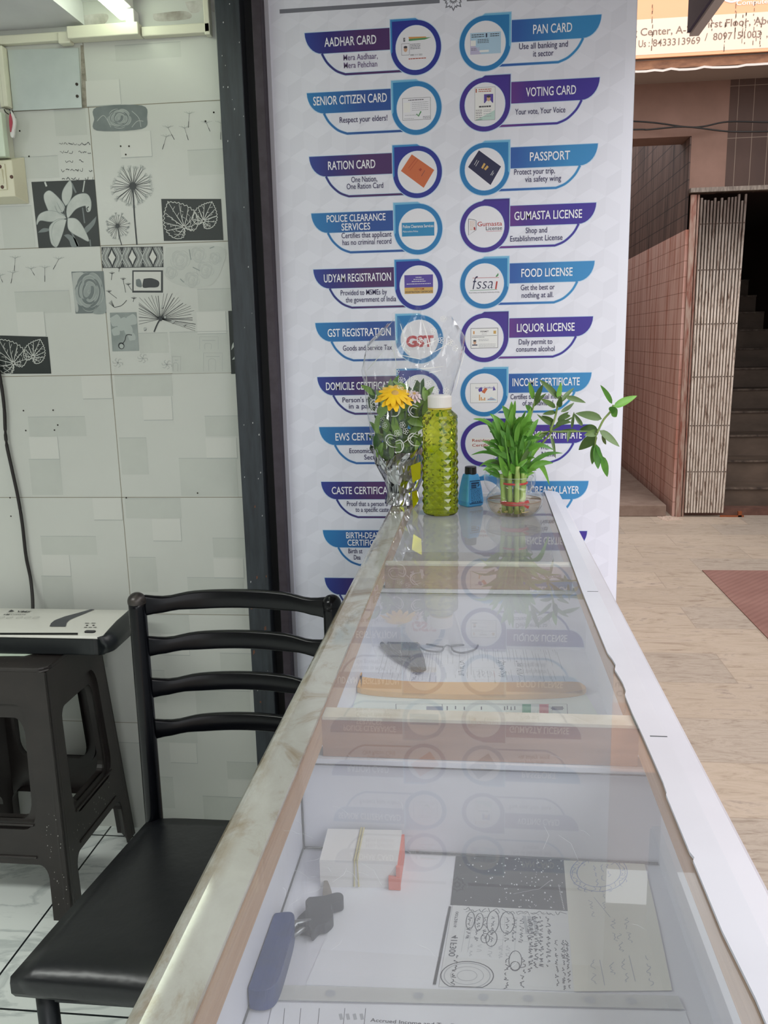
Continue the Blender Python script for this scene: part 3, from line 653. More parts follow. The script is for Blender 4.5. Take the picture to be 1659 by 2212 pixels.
# hanging edge board of the shop's own sign, over the passage side of the counter
hb = root('hanging_signboard', 'dark back of a signboard with a pale bottom edge hanging from the slab above', 'sign', (.52, 1.0, 2.02))
bm = B(); box(bm, (.505, -2.0, 2.015), (.512, 2.3, 2.48)); add('back_panel', bm, M('indigo_board', '3b3650', .6), hb)
bm = B(); box(bm, (.512, -2.0, 2.008), (.534, 2.305, 2.48)); add('edge_frame', bm, M('pale_aluminium_edge', 'a9a3a3', .5), hb)

# ================================================================ BANNER
bn = root('banner', 'tall white printed banner listing card and certificate services in blue badges', 'banner', (-.066, 2.0, .2))
def bp(x, y): p = at_y(x, y, 2.0); return (p.x, p.z)
def bmp(u, v, l): return Vector((u, 2.0-.00025*l, v))
VINYL = M('white_banner_vinyl', 'e2e4f0', .38)
BX0, BX1 = -.4655, .334
bm = B(); box(bm, (BX0, 2.0, .2), (BX1, 2.028, 2.24)); add('print_panel', bm, VINYL, bn)
bm = B(); box(bm, (BX0-.004, 1.998, .19), (BX0+.006, 2.03, 2.25)); box(bm, (BX1-.006, 2.0005, .19), (BX1+.001, 2.03, 2.25)); add('edge_frame', bm, M('banner_frame_edge', 'b9b9c2', .5), bn)
bm = B(); s = .037; r3 = math.sqrt(3)
for j in range(-2, 40):
    for i in range(-1, 15):
        cx = BX0+.01+i*s*r3+(j % 2)*s*r3/2; cz = .25+j*1.5*s
        V = [(cx+s*math.sin(a)*1, cz+s*math.cos(a)) for a in [k*PI/3 for k in range(6)]]
        for quad, mi in (((V[1], V[2], V[3], (cx, cz)), 0), ((V[5], (cx, cz), V[3], V[4]), 1)):
            if all(BX0+.008 < p_[0] < BX1-.008 and .22 < p_[1] < 2.22 for p_ in quad): pgon(bm, quad, bmp, mi, .5)
add('cube_pattern', bm, [M('banner_lilac_grey', 'dcdeea', .42), M('banner_pale_grey', 'dfe1ed', .42)], bn, recalc=False)
bm = B(); ribbon(bm, [(-.4346, 2.0141), (-.082, 2.0141)], .0085, bmp, 0, 1); ribbon(bm, [(-.024, 2.0141), (.30, 2.0141)], .0085, bmp, 0, 1)
for k in range(16):
    a = k*PI/8; c = Vector((-.0527, 2.0165)); d = Vector((math.cos(a), math.sin(a))); n = Vector((-d.y, d.x)); L = .0245 if k % 2 == 0 else .02
    P = [c+d*.004, c+d*L*.62+n*.0052, c+d*L, c+d*L*.62-n*.0052]
    pgon(bm, P, bmp, 0, 1+.1*(k % 2)); pgon(bm, [c+d*.007, c+d*L*.6+n*.003, c+d*L*.82, c+d*L*.6-n*.003], bmp, 1, 1.3+.1*(k % 2))
add('header_ornament', bm, [M('banner_grey_ink', '70727d', .5), VINYL], bn, recalc=False)
LX0, LX1, RX0, RX1 = -.3805, -.1905, .0775, .2635
INKL = gradient('light_blue_ink', [(0, '2585be'), (.55, '2670ae'), (1, '2a4f96')], LX0, LX1)
INKN = gradient('navy_ink', [(0, '2a6db0'), (.35, '2b3f92'), (.6, '2b2a78'), (1, '4a2a62')], LX0, LX1)
INKB = gradient('blue_ink', [(0, '2c4e9e'), (.4, '2b5ba6'), (1, '3286c0')], RX0, RX1)
INKP = gradient('purple_ink', [(0, '8c3d84'), (.18, '6f3284'), (.5, '4b2b86'), (1, '3a2a92')], RX0, RX1)
SOL = {'l': (M('badge_light_blue', '2478b4', .45), M('badge_sky_edge', '6fb3d8', .45)), 'n': (M('badge_navy', '252f8e', .45), M('badge_blue_edge', '3a86c2', .45)),
       'p': (M('badge_purple', '3f2a8c', .45), M('badge_purple_edge', '3a2880', .45))}
LINE = {'l': INKL, 'n': INKN, 'b': INKB, 'p': INKP}
WINK = M('white_lettering_ink', 'eceef4', .45); NAVY = M('navy_lettering_ink', '2c2256', .45); PURT = M('violet_lettering_ink', '66527e', .45); CIRC = M('badge_white', 'e2e2ea', .42)
ROWS = [1.9245, 1.8015, 1.6678, 1.5452, 1.421, 1.2995, 1.1734, 1.0539, .9200, .7985, .676]
def badge(left, c, kind):
    cu = -.135 if left else .0155; s = 1 if left else -1
    def m_(u, v, l=0): return bmp(cu+s*u, c+v, l)
    bm = B()
    # badge ring: round, with one square corner towards the bar; mats: ring, edge, bar, line, white
    # pale halo, then bar, underline curve
    bar = [(-.2455, .0428), (-.056, .0428), (-.056, -.0008), (-.2075, -.0008)]+[(-.2075-.038*math.sin(k*PI/16), -.0008+.0436*(1-math.cos(k*PI/16))) for k in range(1, 8)]
    if not left: bar = [(x*1.0+.0, z) for x, z in bar]
    off = [(x-.0012*(1 if x < -.1 else 0), z+(.0012 if z > .02 else -.0012)) for x, z in bar]
    pgon(bm, off, m_, 5, 1.0); pgon(bm, bar, m_, 2, 1.5)
    cv = spline([(-.2085, -.0008), (-.197, -.020), (-.178, -.037), (-.157, -.0455)], 6)+[Vector((-.03, -.0455))]
    ribbon(bm, cv, .0068, m_, 5, 1.0); ribbon(bm, cv, .0046, m_, 3, 1.4)
    big = lambda r, q: [(-q, -.006), (-q, q+.0035), (0, q+.0035)]+arc(0, 0, r, PI/2, -PI, 40)[1:]
    pgon(bm, [(x, z) for x, z in big(.0568, .0568)], m_, 5, 1.8)
    pgon(bm, big(.0553, .0553), m_, 1, 2.0)
    pgon(bm, [(-.0515, -.006), (-.0515, .0545), (0, .0552)]+arc(0, 0, .0552, PI/2, -PI*.94, 40)[1:], m_, 0, 2.3)
    disc(bm, .0, 0, .0447, .0452, m_, 5, 2.6, 40); disc(bm, .0, 0, .0436, .0444, m_, 4, 2.9, 40)
    ring, edge = SOL[kind]; k2 = {'l': ('l' if left else 'b'), 'n': 'n', 'p': 'p'}[kind]
    return add('service_badge', bm, [ring, edge, LINE[k2], LINE[k2], CIRC, M('badge_halo', 'b4cfe6', .45)], bn, recalc=False)
def tx(bm, s, x0, x1, y, cap, mi, x=None, bold=.012):
    u0 = bp(x0, y)[0]; u1 = bp(x1, y)[0]; z = bp((x0+x1)/2, y)[1]; text(bm, s, u0, u1, z, cap, bmp, mi, 4, bold)
TC, SC = .0176, .0118
LEFT = [('n', [('AADHAR CARD', 701, 813, 98)], [('Mera Aadhaar,', 742, 816, 129), ('Mera Pehchan', 743, 815, 146)]),
 ('l', [('SENIOR CITIZEN CARD', 677, 836, 224)], [('Respect your elders!', 734, 837, 263)]),
 ('n', [('RATION CARD', 709, 811, 365)], [('One Nation,', 759, 815, 393), ('One Ration Card', 749, 828, 407.5)]),
 ('l', [('POLICE CLEARANCE', 706, 833, 478), ('SERVICES', 738, 800, 497)], [('Certifies that applicant', 738, 846, 513), ('has no criminal record', 740, 845.6, 528)]),
 ('n', [('UDYAM REGISTRATION', 700, 845, 608)], [('Provided to MSMEs by', 736, 836, 637), ('the government of India', 747, 856, 652)]),
 ('l', [('GST REGISTRATION', 708, 844.5, 726)], [('Goods and Service Tax', 741, 847, 756.5)]),
 ('n', [('DOMICILE CERTIFICATE', 704.5, 850, 841.5)], [("Person's residence", 740, 845, 868.5), ('in a particular', 754, 843, 882)]),
 ('l', [('EWS CERTIFICATE', 725, 852, 951)], [('Economically Weaker', 755, 856, 978.5), ('Section', 787, 827, 992.5)]),
 ('n', [('CASTE CERTIFICATE', 717, 854, 1067)], [('Proof that a person b', 749.5, 838, 1093), ('to a specific caste', 768, 840, 1105.5)]),
 ('l', [('BIRTH-DEATH', 748, 830, 1162.7), ('CERTIFICATE', 751, 833, 1178.5)], [('Birth st', 752.6, 783, 1195), ('Dea', 764.6, 779, 1208.6)]),
 ('n', [], [])]
RIGHT = [('l', [('PAN CARD', 1151.5, 1235.6, 71)], [('Use all banking and', 1121.5, 1226.4, 104), ('it sector', 1151.7, 1195.6, 121.5)]),
 ('p', [('VOTING CARD', 1136, 1244, 206)], [('Your vote, Your Voice', 1112.6, 1221, 245.5)]),
 ('l', [('PASSPORT', 1144.5, 1231, 346)], [('Protect your trip,', 1110.7, 1198.7, 376), ('via safety wing', 1134, 1212, 392)]),
 ('p', [('GUMASTA LICENSE', 1111, 1257, 473)], [('Shop and', 1135.5, 1181.7, 503), ('Establishment License', 1102, 1215, 520)]),
 ('l', [('FOOD LICENSE', 1126, 1236.5, 597)], [('Get the best or', 1125, 1198, 626), ('nothing at all.', 1126.7, 1195.5, 642.6)]),
 ('p', [('LIQUOR LICENSE', 1116.5, 1241, 715.5)], [('Daily permit to', 1120.6, 1193, 743.4), ('consume alcohol', 1115, 1198, 759)]),
 ('l', [('INCOME CERTIFICATE', 1107, 1252, 833)], [('Certifies the annual income', 1102.7, 1221, 861.7), ('of an individual', 1128.7, 1194.7, 875.5)]),
 ('p', [('RESIDENCE CERTIFICATE', 1107, 1256.5, 947.6)], [('Certificate With', 1125, 1186, 971), ('Name', 1170, 1200, 986)]),
 ('l', [('NON-CREAMY LAYER', 1105, 1251, 1066)], []), ('p', [], [])]
BADGES = {}
for left, rows in ((True, LEFT), (False, RIGHT)):
    for k, (kind, tl, sl) in enumerate(rows):
        b = badge(left, ROWS[k], kind); BADGES[(left, k)] = b
        if not tl: continue
        bm = B()
        for s_ in tl: tx(bm, *s_, TC if len(tl) == 1 else .0150, 0, bold=.010)
        add('title_lettering', bm, WINK, b, recalc=False)
        if not sl: continue
        bm = B()
        for s_ in sl: tx(bm, *s_, SC, 2 if (left and k == 0) else 1, bold=.005)
        add('caption_lettering', bm, [WINK, NAVY, PURT], b, recalc=False)
        ORG[b.name] = ORG[b.name]
# the small pictures inside the badges
BI = {n: M('inset_'+n, c, .45) for n, c in dict(orange='c96a42', ink='3b3a44', blue='2e86b8', violet='55449c', gold='c9a35c', red='b8343e', redt='a8452f', sky='a9c7de', lav='b9b4d2', green='4f8f5b', saff='cf9350', mint='b9d3cd', skin='caa187', navy='232448', paper='e6e6e6', slate='9a9ca4', crim='b23a34').items()}
BIK = list(BI); BIM = [BI[k] for k in BIK]
def inset(left, row, fn):
    cu = -.135 if left else .0155; c = ROWS[row]; bm = B()
    def r_(x0, y0, x1, y1, k, l=3.2): rect(bm, cu+x0*.001, c+y0*.001, cu+x1*.001, c+y1*.001, bmp, BIK.index(k), l)
    def t_(s, x0, x1, y, cap, k, b=.01, sh=0): text(bm, s, cu+x0*.001, cu+x1*.001, c+y*.001, cap*.001, bmp, BIK.index(k), 3.6, b, sh)
    def p_(pts, k, l=3.2): pgon(bm, [(cu+x*.001, c+y*.001) for x, y in pts], bmp, BIK.index(k), l)
    def s_(pts, wd, k, l=3.5): ribbon(bm, [(cu+x*.001, c+y*.001) for x, y in pts], wd*.001, bmp, BIK.index(k), l)
    def lines(x0, x1, ys, k='slate', wd=.9):
        for y in ys:
            x = x0
            while x < x1: e = min(x1, x+rnd.uniform(2, 6)); s_([(x, y), (e, y)], wd, k); x = e+.8
    def frame(x0, y0, x1, y1, k='ink', wd=.6): s_([(x0, y0), (x1, y0)], wd, k); s_([(x1, y0), (x1, y1)], wd, k); s_([(x1, y1), (x0, y1)], wd, k); s_([(x0, y1), (x0, y0)], wd, k)
    def head(x, y, s): disc(bm, cu+x*.001, c+(y+s*.4)*.001, s*.0006, s*.0008, bmp, BIK.index('skin'), 3.5, 14); disc(bm, cu+x*.001, c+(y+s*1.0)*.001, s*.0006, s*.00035, bmp, BIK.index('ink'), 3.6, 14)
    fn(r_, t_, p_, s_, lines, frame, head)
    add('badge_picture', bm, BIM, BADGES[(left, row)], recalc=False)
def f(r, t, p, s, L, fr, hd):
    p([(-16, 22), (22, 21), (24, 19), (-14, 18)], 'saff'); p([(-15, 18), (34, 19), (20, 15), (-15, 14)], 'green'); L(-27, -23, (20, 18, 16, 14), 'ink', 1.6); fr(-31, -14, -14, 9); hd(-22.5, -5, 7); L(-12, 10, (7, 4, 1, -2), 'ink', 1.1); t('0000 1111 2222', -12, 14, -16, 3, 'ink'); L(-16, 22, (-22,), 'redt', 1.8)
inset(True, 0, f)
def f(r, t, p, s, L, fr, hd): fr(-31, -24, 31, 21); L(-18, 16, (17,), 'ink', 1.5); r(-29, -8, -14, 12, 'paper'); L(-10, 26, (12, 8, 4, 0, -4)); L(-26, 4, (-14,)); s([(0, -12), (4, -17), (10, -7)], 2.6, 'green'); L(-28, -6, (-21,)); L(14, 30, (-18, -21), 'ink')
inset(True, 1, f)
def f(r, t, p, s, L, fr, hd): p([(-12, 38), (38, 3), (14, -34), (-37, 4)], 'orange'); s([(-20, 9), (-2, 30)], 1, 'redt'); s([(-17, 4), (2, 26)], .8, 'redt'); s([(5, 3), (9, 7)], 5, 'redt'); s([(9, -9), (17, 3)], .9, 'ink')
inset(True, 2, f)
def f(r, t, p, s, L, fr, hd): r(-37, -15, 37, 15, 'blue'); t('Police Clearance Services', -34.5, 35.5, 3.5, 6.2, 'paper'); t('Maharashtra Police', -34.5, 0, -6, 3.6, 'paper', .0)
inset(True, 3, f)
def f(r, t, p, s, L, fr, hd): r(-33, -4, 33, 24, 'violet'); r(-33, -18, 33, -4, 'gold'); L(-7, 7, (18.5,), 'paper', 1.2); L(-12, 12, (14,), 'paper', 1.2); L(-16, 16, (9.5,), 'paper', 1.4); L(-28, 28, (4,), 'paper', 1.2); t('UDYAM', -11, 12, -9.5, 4.2, 'redt'); t('REGISTRATION CERTIFICATE', -31, 32, -16, 4, 'ink', .016)
inset(True, 4, f)
def f(r, t, p, s, L, fr, hd): t('GST', -31, 33, -16, 23, 'red', .05)
inset(True, 5, f)
def f(r, t, p, s, L, fr, hd): t('Domicile Certificate', -33, 33, -2, 5, 'ink', .0)
inset(True, 6, f)
def f(r, t, p, s, L, fr, hd): r(-32, -21, 34, 22, 'sky'); p([(-32, -21), (-8, -21), (-32, 10)], 'lav', 3.3); L(-29, -2, (18, 14), 'ink', 1.6); L(11, 30, (18, 14), 'ink', 1.6); s([(3, 12), (3, 20)], 3, 'navy'); L(-16, 8, (8, 5, 2), 'ink', 1.2); r(-31, -4, -20, 7, 'paper', 3.4); L(-30, -12, (-8, -11, -14, -17), 'lav', 1.6); r(-12, -17, 8, -13, 'paper', 3.4); L(-30, -18, (-9, -12), 'ink', .9)
inset(False, 0, f)
def f(r, t, p, s, L, fr, hd): r(-22, -32, 22, 35, 'paper'); p([(-22, -32), (22, -32), (22, -12)], 'mint', 3.3); fr(-22, -32, 22, 35, 'slate', .8); L(-14, 14, (31, 27), 'redt', 1.6); s([(-19, 25), (-19, 33)], 2.4, 'redt'); r(-2, 3, 18, 21, 'violet', 3.3); hd(8, 9, 7); p([(0, 3), (16, 3), (12, 8), (4, 8)], 'paper', 3.45); L(-13, 13, (-4,), 'ink', 3); L(-20, -6, (-11, -15, -18, -22, -26, -30), 'ink', 1); L(-3, 14, (-11, -14, -19, -24), 'slate', 1)
inset(False, 1, f)
def f(r, t, p, s, L, fr, hd): p([(-13, 40), (36, 4), (13, -34), (-37, 6)], 'navy'); s([(-23, 10), (-17, 20)], .9, 'paper'); s([(-20, 7), (-13, 18)], .9, 'paper'); s([(-6, 2), (0, 12)], 4.5, 'gold'); s([(0, -1), (7, 6)], 5, 'gold'); s([(13, -13), (19, -4)], .9, 'paper'); s([(16, -14), (20, -8)], .8, 'paper')
inset(False, 2, f)
def f(r, t, p, s, L, fr, hd): s([(-36, 18), (-36, -17), (-19, -6), (-19, 14), (-23, 16), (-36, 18)], 1, 'ink'); L(-33, -22, (13, 10, 7, 4, 1, -2, -5), 'saff', .9); s([(-23, 0), (-22, -6)], 3.4, 'red'); t('Gumasta', -16, 39, 1.5, 9.5, 'crim', .006); t('License', 3, 39, -7.5, 8, 'ink', .004); s([(4, -10), (38, -10)], .7, 'red')
inset(False, 3, f)
def f(r, t, p, s, L, fr, hd):
    t('f', -27, -15, -12, 29, 'navy', -.006, .25); t('ssa', -18, 19, -11, 25, 'navy', -.012, .22); t('ı', 24, 30, -12, 24, 'crim', .02, .2); s([(-27, 13), (33, 13)], .9, 'crim'); s([(-33, -14.5), (29, -13.5)], .9, 'green'); p([(25, 15), (31, 23), (32, 18), (28, 14)], 'green'); t('Food Safety and Standards Authority of India', -35, 34, -20.5, 2.6, 'ink', .0)
inset(False, 4, f)
def f(r, t, p, s, L, fr, hd): r(-31, -23, 31, 22, 'paper'); fr(-31, -23, 31, 22, 'ink', .9); s([(-28, 5), (29, 5)], .7, 'ink'); s([(-24, 9), (-24, 16)], 3, 'saff'); r(21, 9, 27, 16, 'gold', 3.4); t('PERMIT', -9, 10, 13, 3.2, 'ink'); L(-6, 6, (9,), 'slate'); L(-28, 0, (2,), 'ink', .9); hd(-22, -12, 6); r(-28, -17, -16, -14.5, 'navy', 3.5); L(-13, 10, (-3, -6), 'slate'); L(-13, 26, (-14, -17, -20), 'slate', .8)
inset(False, 5, f)
def f(r, t, p, s, L, fr, hd): r(-32, -23, 31, 22, 'paper'); fr(-32, -23, 31, 22, 'slate', .9); t('Income Certificate', -20, 24, 10, 4, 'violet', .01); p([(-14, 8), (-6, 14), (-4, 4), (-12, 2)], 'violet', 3.4); p([(-6, 2), (2, 12), (8, 9), (1, -2)], 'orange', 3.5); p([(22, 16), (27, 6), (20, 5)], 'violet', 3.4)
for_bars = f
def f(r, t, p, s, L, fr, hd): for_bars(r, t, p, s, L, fr, hd); [r(-12+4*k, -18, -9.5+4*k, -18+h, 'saff', 3.4) for k, h in enumerate((14, 8, 4, 7))]; p([(6, -18), (16, -10), (28, -16), (28, -18)], 'sky', 3.4); L(8, 24, (-15,), 'redt', 1.4)
inset(False, 6, f)
def f(r, t, p, s, L, fr, hd): r(-32, -13, 30, 14, 'paper', 3.1); t('Residence', -28, 26, 4.5, 6.4, 'redt', .012); t('Certificate', -28, 28, -7, 6.4, 'redt', .012)
inset(False, 7, f)

# ================================================================ GLASS-TOPPED COUNTER
ZG = .945; ZF = .80; CY0, CY1 = .12, 1.955
ct = root('display_counter', 'long white display counter with a glass top and marbled ledge', 'counter', (0, 1.0, 0))
m, t, p = nt('marbled_ledge_laminate')
n = noise(t, coords(t, (1.6, 1, 1)), 9, 7, .68, .8); n2 = noise(t, coords(t), 26, 5, .7)
c1 = ramp(t, n, [(.36, 'abada7'), (.52, 'a3a49d'), (.62, '8c8272'), (.72, 'a7a8a1')])
t.links.new(mixc(t, ramp(t, n2, [(.60, '000000'), (.72, '555555')]), c1, lin('8b7d68')), p.inputs['Base Color'])
sx_ = t.nodes.new('ShaderNodeSeparateXYZ'); t.links.new(coords(t), sx_.inputs[0]); mr_ = t.nodes.new('ShaderNodeMapRange'); mr_.inputs[1].default_value = -.168; mr_.inputs[2].default_value = -.184; t.links.new(sx_.outputs[0], mr_.inputs[0])
dn = ramp(t, noise(t, coords(t, (2, .8, 1)), 13, 6, .7), [(.42, '000000'), (.62, 'ffffff')]); dm = t.nodes.new('ShaderNodeMath'); dm.operation = 'MULTIPLY'; t.links.new(dn, dm.inputs[0]); t.links.new(mr_.outputs[0], dm.inputs[1])
prev_ = p.inputs['Base Color'].links[0].from_socket; t.links.new(mixc(t, dm.outputs[0], prev_, lin('857a66')), p.inputs['Base Color'])
p.inputs['Roughness'].default_value = .06; p.inputs['Specular IOR Level'].default_value = .7; LEDGE = m
bm = B()
prof = [(-.151, ZG-.001), (-.151, ZG+.003), (-.178, ZG+.003)]+[(-.178+.014*math.cos(a), ZG-.011+.014*math.sin(a)) for a in [PI/2+k*PI/12 for k in range(1, 13)]]+[(-.178, ZG-.025), (-.186, ZG-.028), (-.186, ZG-.001)]
prof = [(-.151, ZG-.001), (-.151, ZG+.003), (-.178, ZG+.0025)]+[(-.178+.0125*math.cos(a), ZG-.010+.0125*math.sin(a)) for a in [PI/2+k*PI/10 for k in range(1, 11)]]+[(-.178, ZG-.001)]
prism(bm, [(x, CY0, z) for x, z in prof], (0, CY1-CY0, 0)); add('marbled_ledge', bm, LEDGE, ct, 'marbled grey-white ledge with worn brown edge', recalc=True)
m, t, p = nt('raw_wood_strip')
n = noise(t, coords(t, (8, .7, 30)), 12, 5)
t.links.new(ramp(t, n, [(.3, 'a98566'), (.7, 'bd9a79')]), p.inputs['Base Color']); p.inputs['Roughness'].default_value = .6; WOOD = m
WOODB = M('brown_wood_partition', '8f6a55', .55, var='a47d66', scale=7, stretch=(1, 6, 16))
WHITEL = M('white_laminate', 'cfd0da', .3, var='c6c7d1', scale=5, stretch=(1, 1, 1))
INNER = M('white_tray_laminate', 'dbdde8', .5, var='d0d2dd', scale=2)
for s, nm in ((-1, 'side_rail'), (1, 'side_rail')):
    bm = B(); x0, x1 = sorted((s*.150, s*.186)); box(bm, (x0, CY0, .914), (x1, CY1, ZG-.0012)); add(nm, bm, WOOD, ct, 'bare wooden rail under the glass')
    bm = B(); x0, x1 = sorted((s*.174, s*.188)); box(bm, (x0, CY0, .0), (x1, CY1, .9135)); add('side_panel', bm, INNER, ct)
bm = B()
inn = [at_z(x, y, ZG+.003) for x, y in ((1178, 1065), (1255, 1275), (1290, 1365), (1303, 1397), (1308, 1410), (1322, 1422), (1330, 1436), (1328, 1446), (1338, 1462), (1345, 1474), (1352, 1492), (1350, 1500), (1346, 1505), (1362, 1538), (1390, 1592), (1432, 1688), (1440, 1712), (1436, 1716), (1490, 1840), (1500, 1852), (1496, 1858), (1560, 2010), (1632, 2155))]
inn = [Vector((min(max(v.x, .1465), .162), v.y, ZG+.003)) for v in inn]; inn[0].y = CY1; inn.append(Vector((.149, CY0, ZG+.003)))
for i in range(1, len(inn)-1):
    if inn[i].y > inn[i-1].y: inn[i].y = inn[i-1].y-.001
N = len(inn); crx, ox = .169, .188
rows = [[bm.verts.new((v.x, v.y, ZG+.0007)) for v in inn], [bm.verts.new((v.x, v.y, ZG+.003)) for v in inn], [bm.verts.new((crx, v.y, ZG+.003)) for v in inn], [bm.verts.new((ox-.002, v.y, ZG-.0005)) for v in inn], [bm.verts.new((ox+.0015, v.y, ZG-.004)) for v in inn], [bm.verts.new((ox+.0015, v.y, ZG-.04)) for v in inn]]
for a, b in zip(rows, rows[1:]):
    for i in range(N-1): bm.faces.new((a[i], a[i+1], b[i+1], b[i]))
add('white_edge_strip', bm, WHITEL, ct, 'white laminate edge strip with a chipped inner edge')
bm = B()
bm.free()
for y in (1.155, .715):
    bm = B(); box(bm, (.1535, y, ZG+.0028), (.1685, y+.0016, ZG+.0032)); add('strip_joint', bm, M('dirty_joint', '56585c', .8), ct)
# interior tray, partitions, ends
bm = B(); box(bm, (-.174, CY0, ZF-.012), (.174, CY1, ZF)); add('tray', bm, INNER, ct)
def partition(y, th):
    bm = B(); box(bm, (-.150, y, .902), (.150, y+th, .943)); o = add('partition', bm, WOODB, ct, 'brown wooden partition with white lower panel')
    bm = B(); box(bm, (-.174, y+.001, ZF), (.174, y+th, .9015)); box(bm, (-.174, y-.004, .896), (.174, y+.001, .9012)); add('lower_panel', bm, INNER, o)
    bm = B(); box(bm, (-.174, y-.0045, .8945), (.174, y-.001, .896)); add('shadow_gap', bm, M('dark_gap', '4d4a4c', .9), o)
    bm = B(); box(bm, (-.1495, y-.0005, .9405), (.1495, y+th+.0005, .9436)); add('top_edge', bm, M('plaster_white_edge', 'cfcabe', .7, var='b9ad99', scale=30), o)
partition(.746, .0205); partition(1.3125, .018)
for ya in (CY1-.012, CY0): bm = B(); box(bm, (-.174, ya, 0), (.174, ya+.012, ZG-.0012)); add('end_panel', bm, INNER, ct)
bm = B(); box(bm, (-.17, 1.332, ZF+.0003), (.17, CY1-.014, ZF+.002)); add('darkening_sheet', bm, M('grey_brown_darkening_sheet', '8f897c', .7, var='80796c', scale=5), ct, 'grey-brown liner board in the far compartment')  # sheet added to darken the shaded far tray and lift reflection contrast
bm = B(); box(bm, (-.17, CY0+.012, 0), (.17, CY1-.012, ZF-.013)); add('base_cabinet', bm, INNER, ct)
bm = B()
for a, b in (((-.1735, .7455, ZF+.002), (-.1735, CY0+.02, ZF+.002)), ((-.173, .745, ZF+.002), (.173, .745, ZF+.002)), ((-.173, .745, ZF), (-.173, .745, .9))):
    tube(bm, [a, b], .0011, 5)
add('tray_joint', bm, M('dirty_joint', '56585c', .8), ct)
GL = glass('dusty_counter_glass', (.97, .985, .975), 2.05, .13, 'd9dbe2', .012, (3.5, (1.2, .8, 1)))
bm = B(); face(bm, [(-.151, CY0, ZG), (.1605, CY0, ZG), (.1605, CY1, ZG), (-.151, CY1, ZG)]); add('glass_top', bm, GL, ct)
# scratches and a cracked corner in the ledge
bm = B(); zz = lambda u, v, l: Vector((u, v, ZG+.0001*l))
for i in range(40):
    x, y = rnd.uniform(-.14, .12), rnd.uniform(.4, .9); a = rnd.uniform(0, PI); L = rnd.uniform(.004, .02)
    if rnd.random() < .45: x, y = rnd.uniform(-.13, -.07), rnd.uniform(.46, .56); L *= .6
    ribbon(bm, [(x, y), (x+L*math.cos(a), y+L*math.sin(a)), (x+L*1.6*math.cos(a+.2), y+L*1.6*math.sin(a+.2))], .00014, zz, 0, 1)
add('scratch', bm, M('fine_scratch', 'c9ced2', .5), ct, recalc=False)['kind'] = 'stuff'

# ---------------------------------------------------------------- what lies under the glass (all on the tray)
def zp(x, y, z=ZF): p = at_z(x, y, z); return (p.x, p.y)
def zmp(z0): return lambda u, v, l: Vector((u, v, z0+.00012*l))
def sheet(name, quad_px, z0, mats, label, cat, th=.0004, draw=None, group=None, lim=True, parts=()):
    """sheet of paper lying on the tray; draw adds print to a child"""
    q = [zp(*v, z0) for v in quad_px]
    if lim: q = [(min(max(x, -.172), .172), y) for x, y in q]
    o = root(name, label, cat, (sum(v[0] for v in q)/len(q), sum(v[1] for v in q)/len(q), z0), group)
    bm = B(); prism(bm, [(x, y, z0) for x, y in q], (0, 0, th)); add('paper', bm, mats[0], o)
    if draw:
        bm = B(); draw(bm, q, zmp(z0+th)); add('print', bm, mats[1:], o, recalc=False)
    return o
PAPER = M('white_paper', 'dcdfe8', .8); PAPER2 = M('cream_paper', 'd9d9cf', .8); INKB_ = M('pen_ink', '383b48', .7); TONER = M('photocopy_black', '30353b', .6); FAINT = M('faint_pencil', 'a9adb5', .8); STAMP = M('blue_stamp_ink', '8c97bd', .8); SPK = M('toner_speck', 'd5d8dc', .8)
def quadmap(q, mp):
    A, Bq, Cq, Dq = [Vector((v[0], v[1])) for v in q]       # TL TR BR BL
    def f(s, t_, l):
        e = A.lerp(Bq, s).lerp(Dq.lerp(Cq, s), t_); return mp(e.x, e.y, l)
    f.plane = mp
    return f
def scribble(bm, f, s0, t0, s1, t1, n, wd, mi, l=1.5):
    """a line of handwriting between two points"""
    P = []
    for i in range(n+1):
        k = i/n; P.append((s0+(s1-s0)*k+rnd.uniform(-1, 1)*abs(t1-t0)*.035, t0+(t1-t0)*k+rnd.uniform(-1, 1)*abs(s1-s0)*.035))
    j = 0
    while j < n:
        e = min(n, j+rnd.randint(3, 6)); ribbon(bm, spline(P[j:e+1], 3), wd, f, mi, l); j = e+1
def writing(bm, f, s, t0, t1, h, wd, mi, l=1.5):
    """words running down the sheet at column s"""
    t_ = t0
    while t_ < t1:
        L = rnd.uniform(.03, .08); P = []; k = 0
        while k < L: P.append((s+rnd.uniform(-h, h), t_+k+rnd.uniform(-.004, .004))); k += .009
        if len(P) > 2: ribbon(bm, spline(P, 3), wd, f, mi, l)
        t_ += L+.018
# big white sheet beneath
def d0(bm, q, mp): pass
sheet('white_sheet', [(782, 1842), (1222, 1848), (1245, 2150), (660, 2128)], ZF, [PAPER], 'large plain white sheet on the tray under the black photocopy', 'paper')
def dblack(bm, q, mp):
    f = quadmap(q, mp)
    for i in range(110):
        s, t_ = rnd.random()*.96+.02, rnd.random()*.96+.02; s = .4+.6*s if rnd.random() < .6 else s; r = rnd.uniform(.0004, .0011)
        s = min(s, .98); e = f(s, t_, 1.2); mq = lambda u, v, l: Vector((u, v, e.z)); rect(bm, e.x-r*.6, e.y-r, e.x+r*.6, e.y+r, mq, 0, 1)
    for i in range(10): s, t_ = rnd.random()*.9, rnd.random()*.9; ribbon(bm, [(s, t_), (s+rnd.uniform(-.1, .1), t_+rnd.uniform(-.1, .1))], .0003, f, 1, 1.4)
    for k in range(16): e = f(.93+.002*k, .55+.028*k, 1.2); r = .0005; mq = lambda u, v, l: Vector((u, v, e.z)); rect(bm, e.x-r, e.y-r, e.x+r, e.y+r, mq, 0, 1)
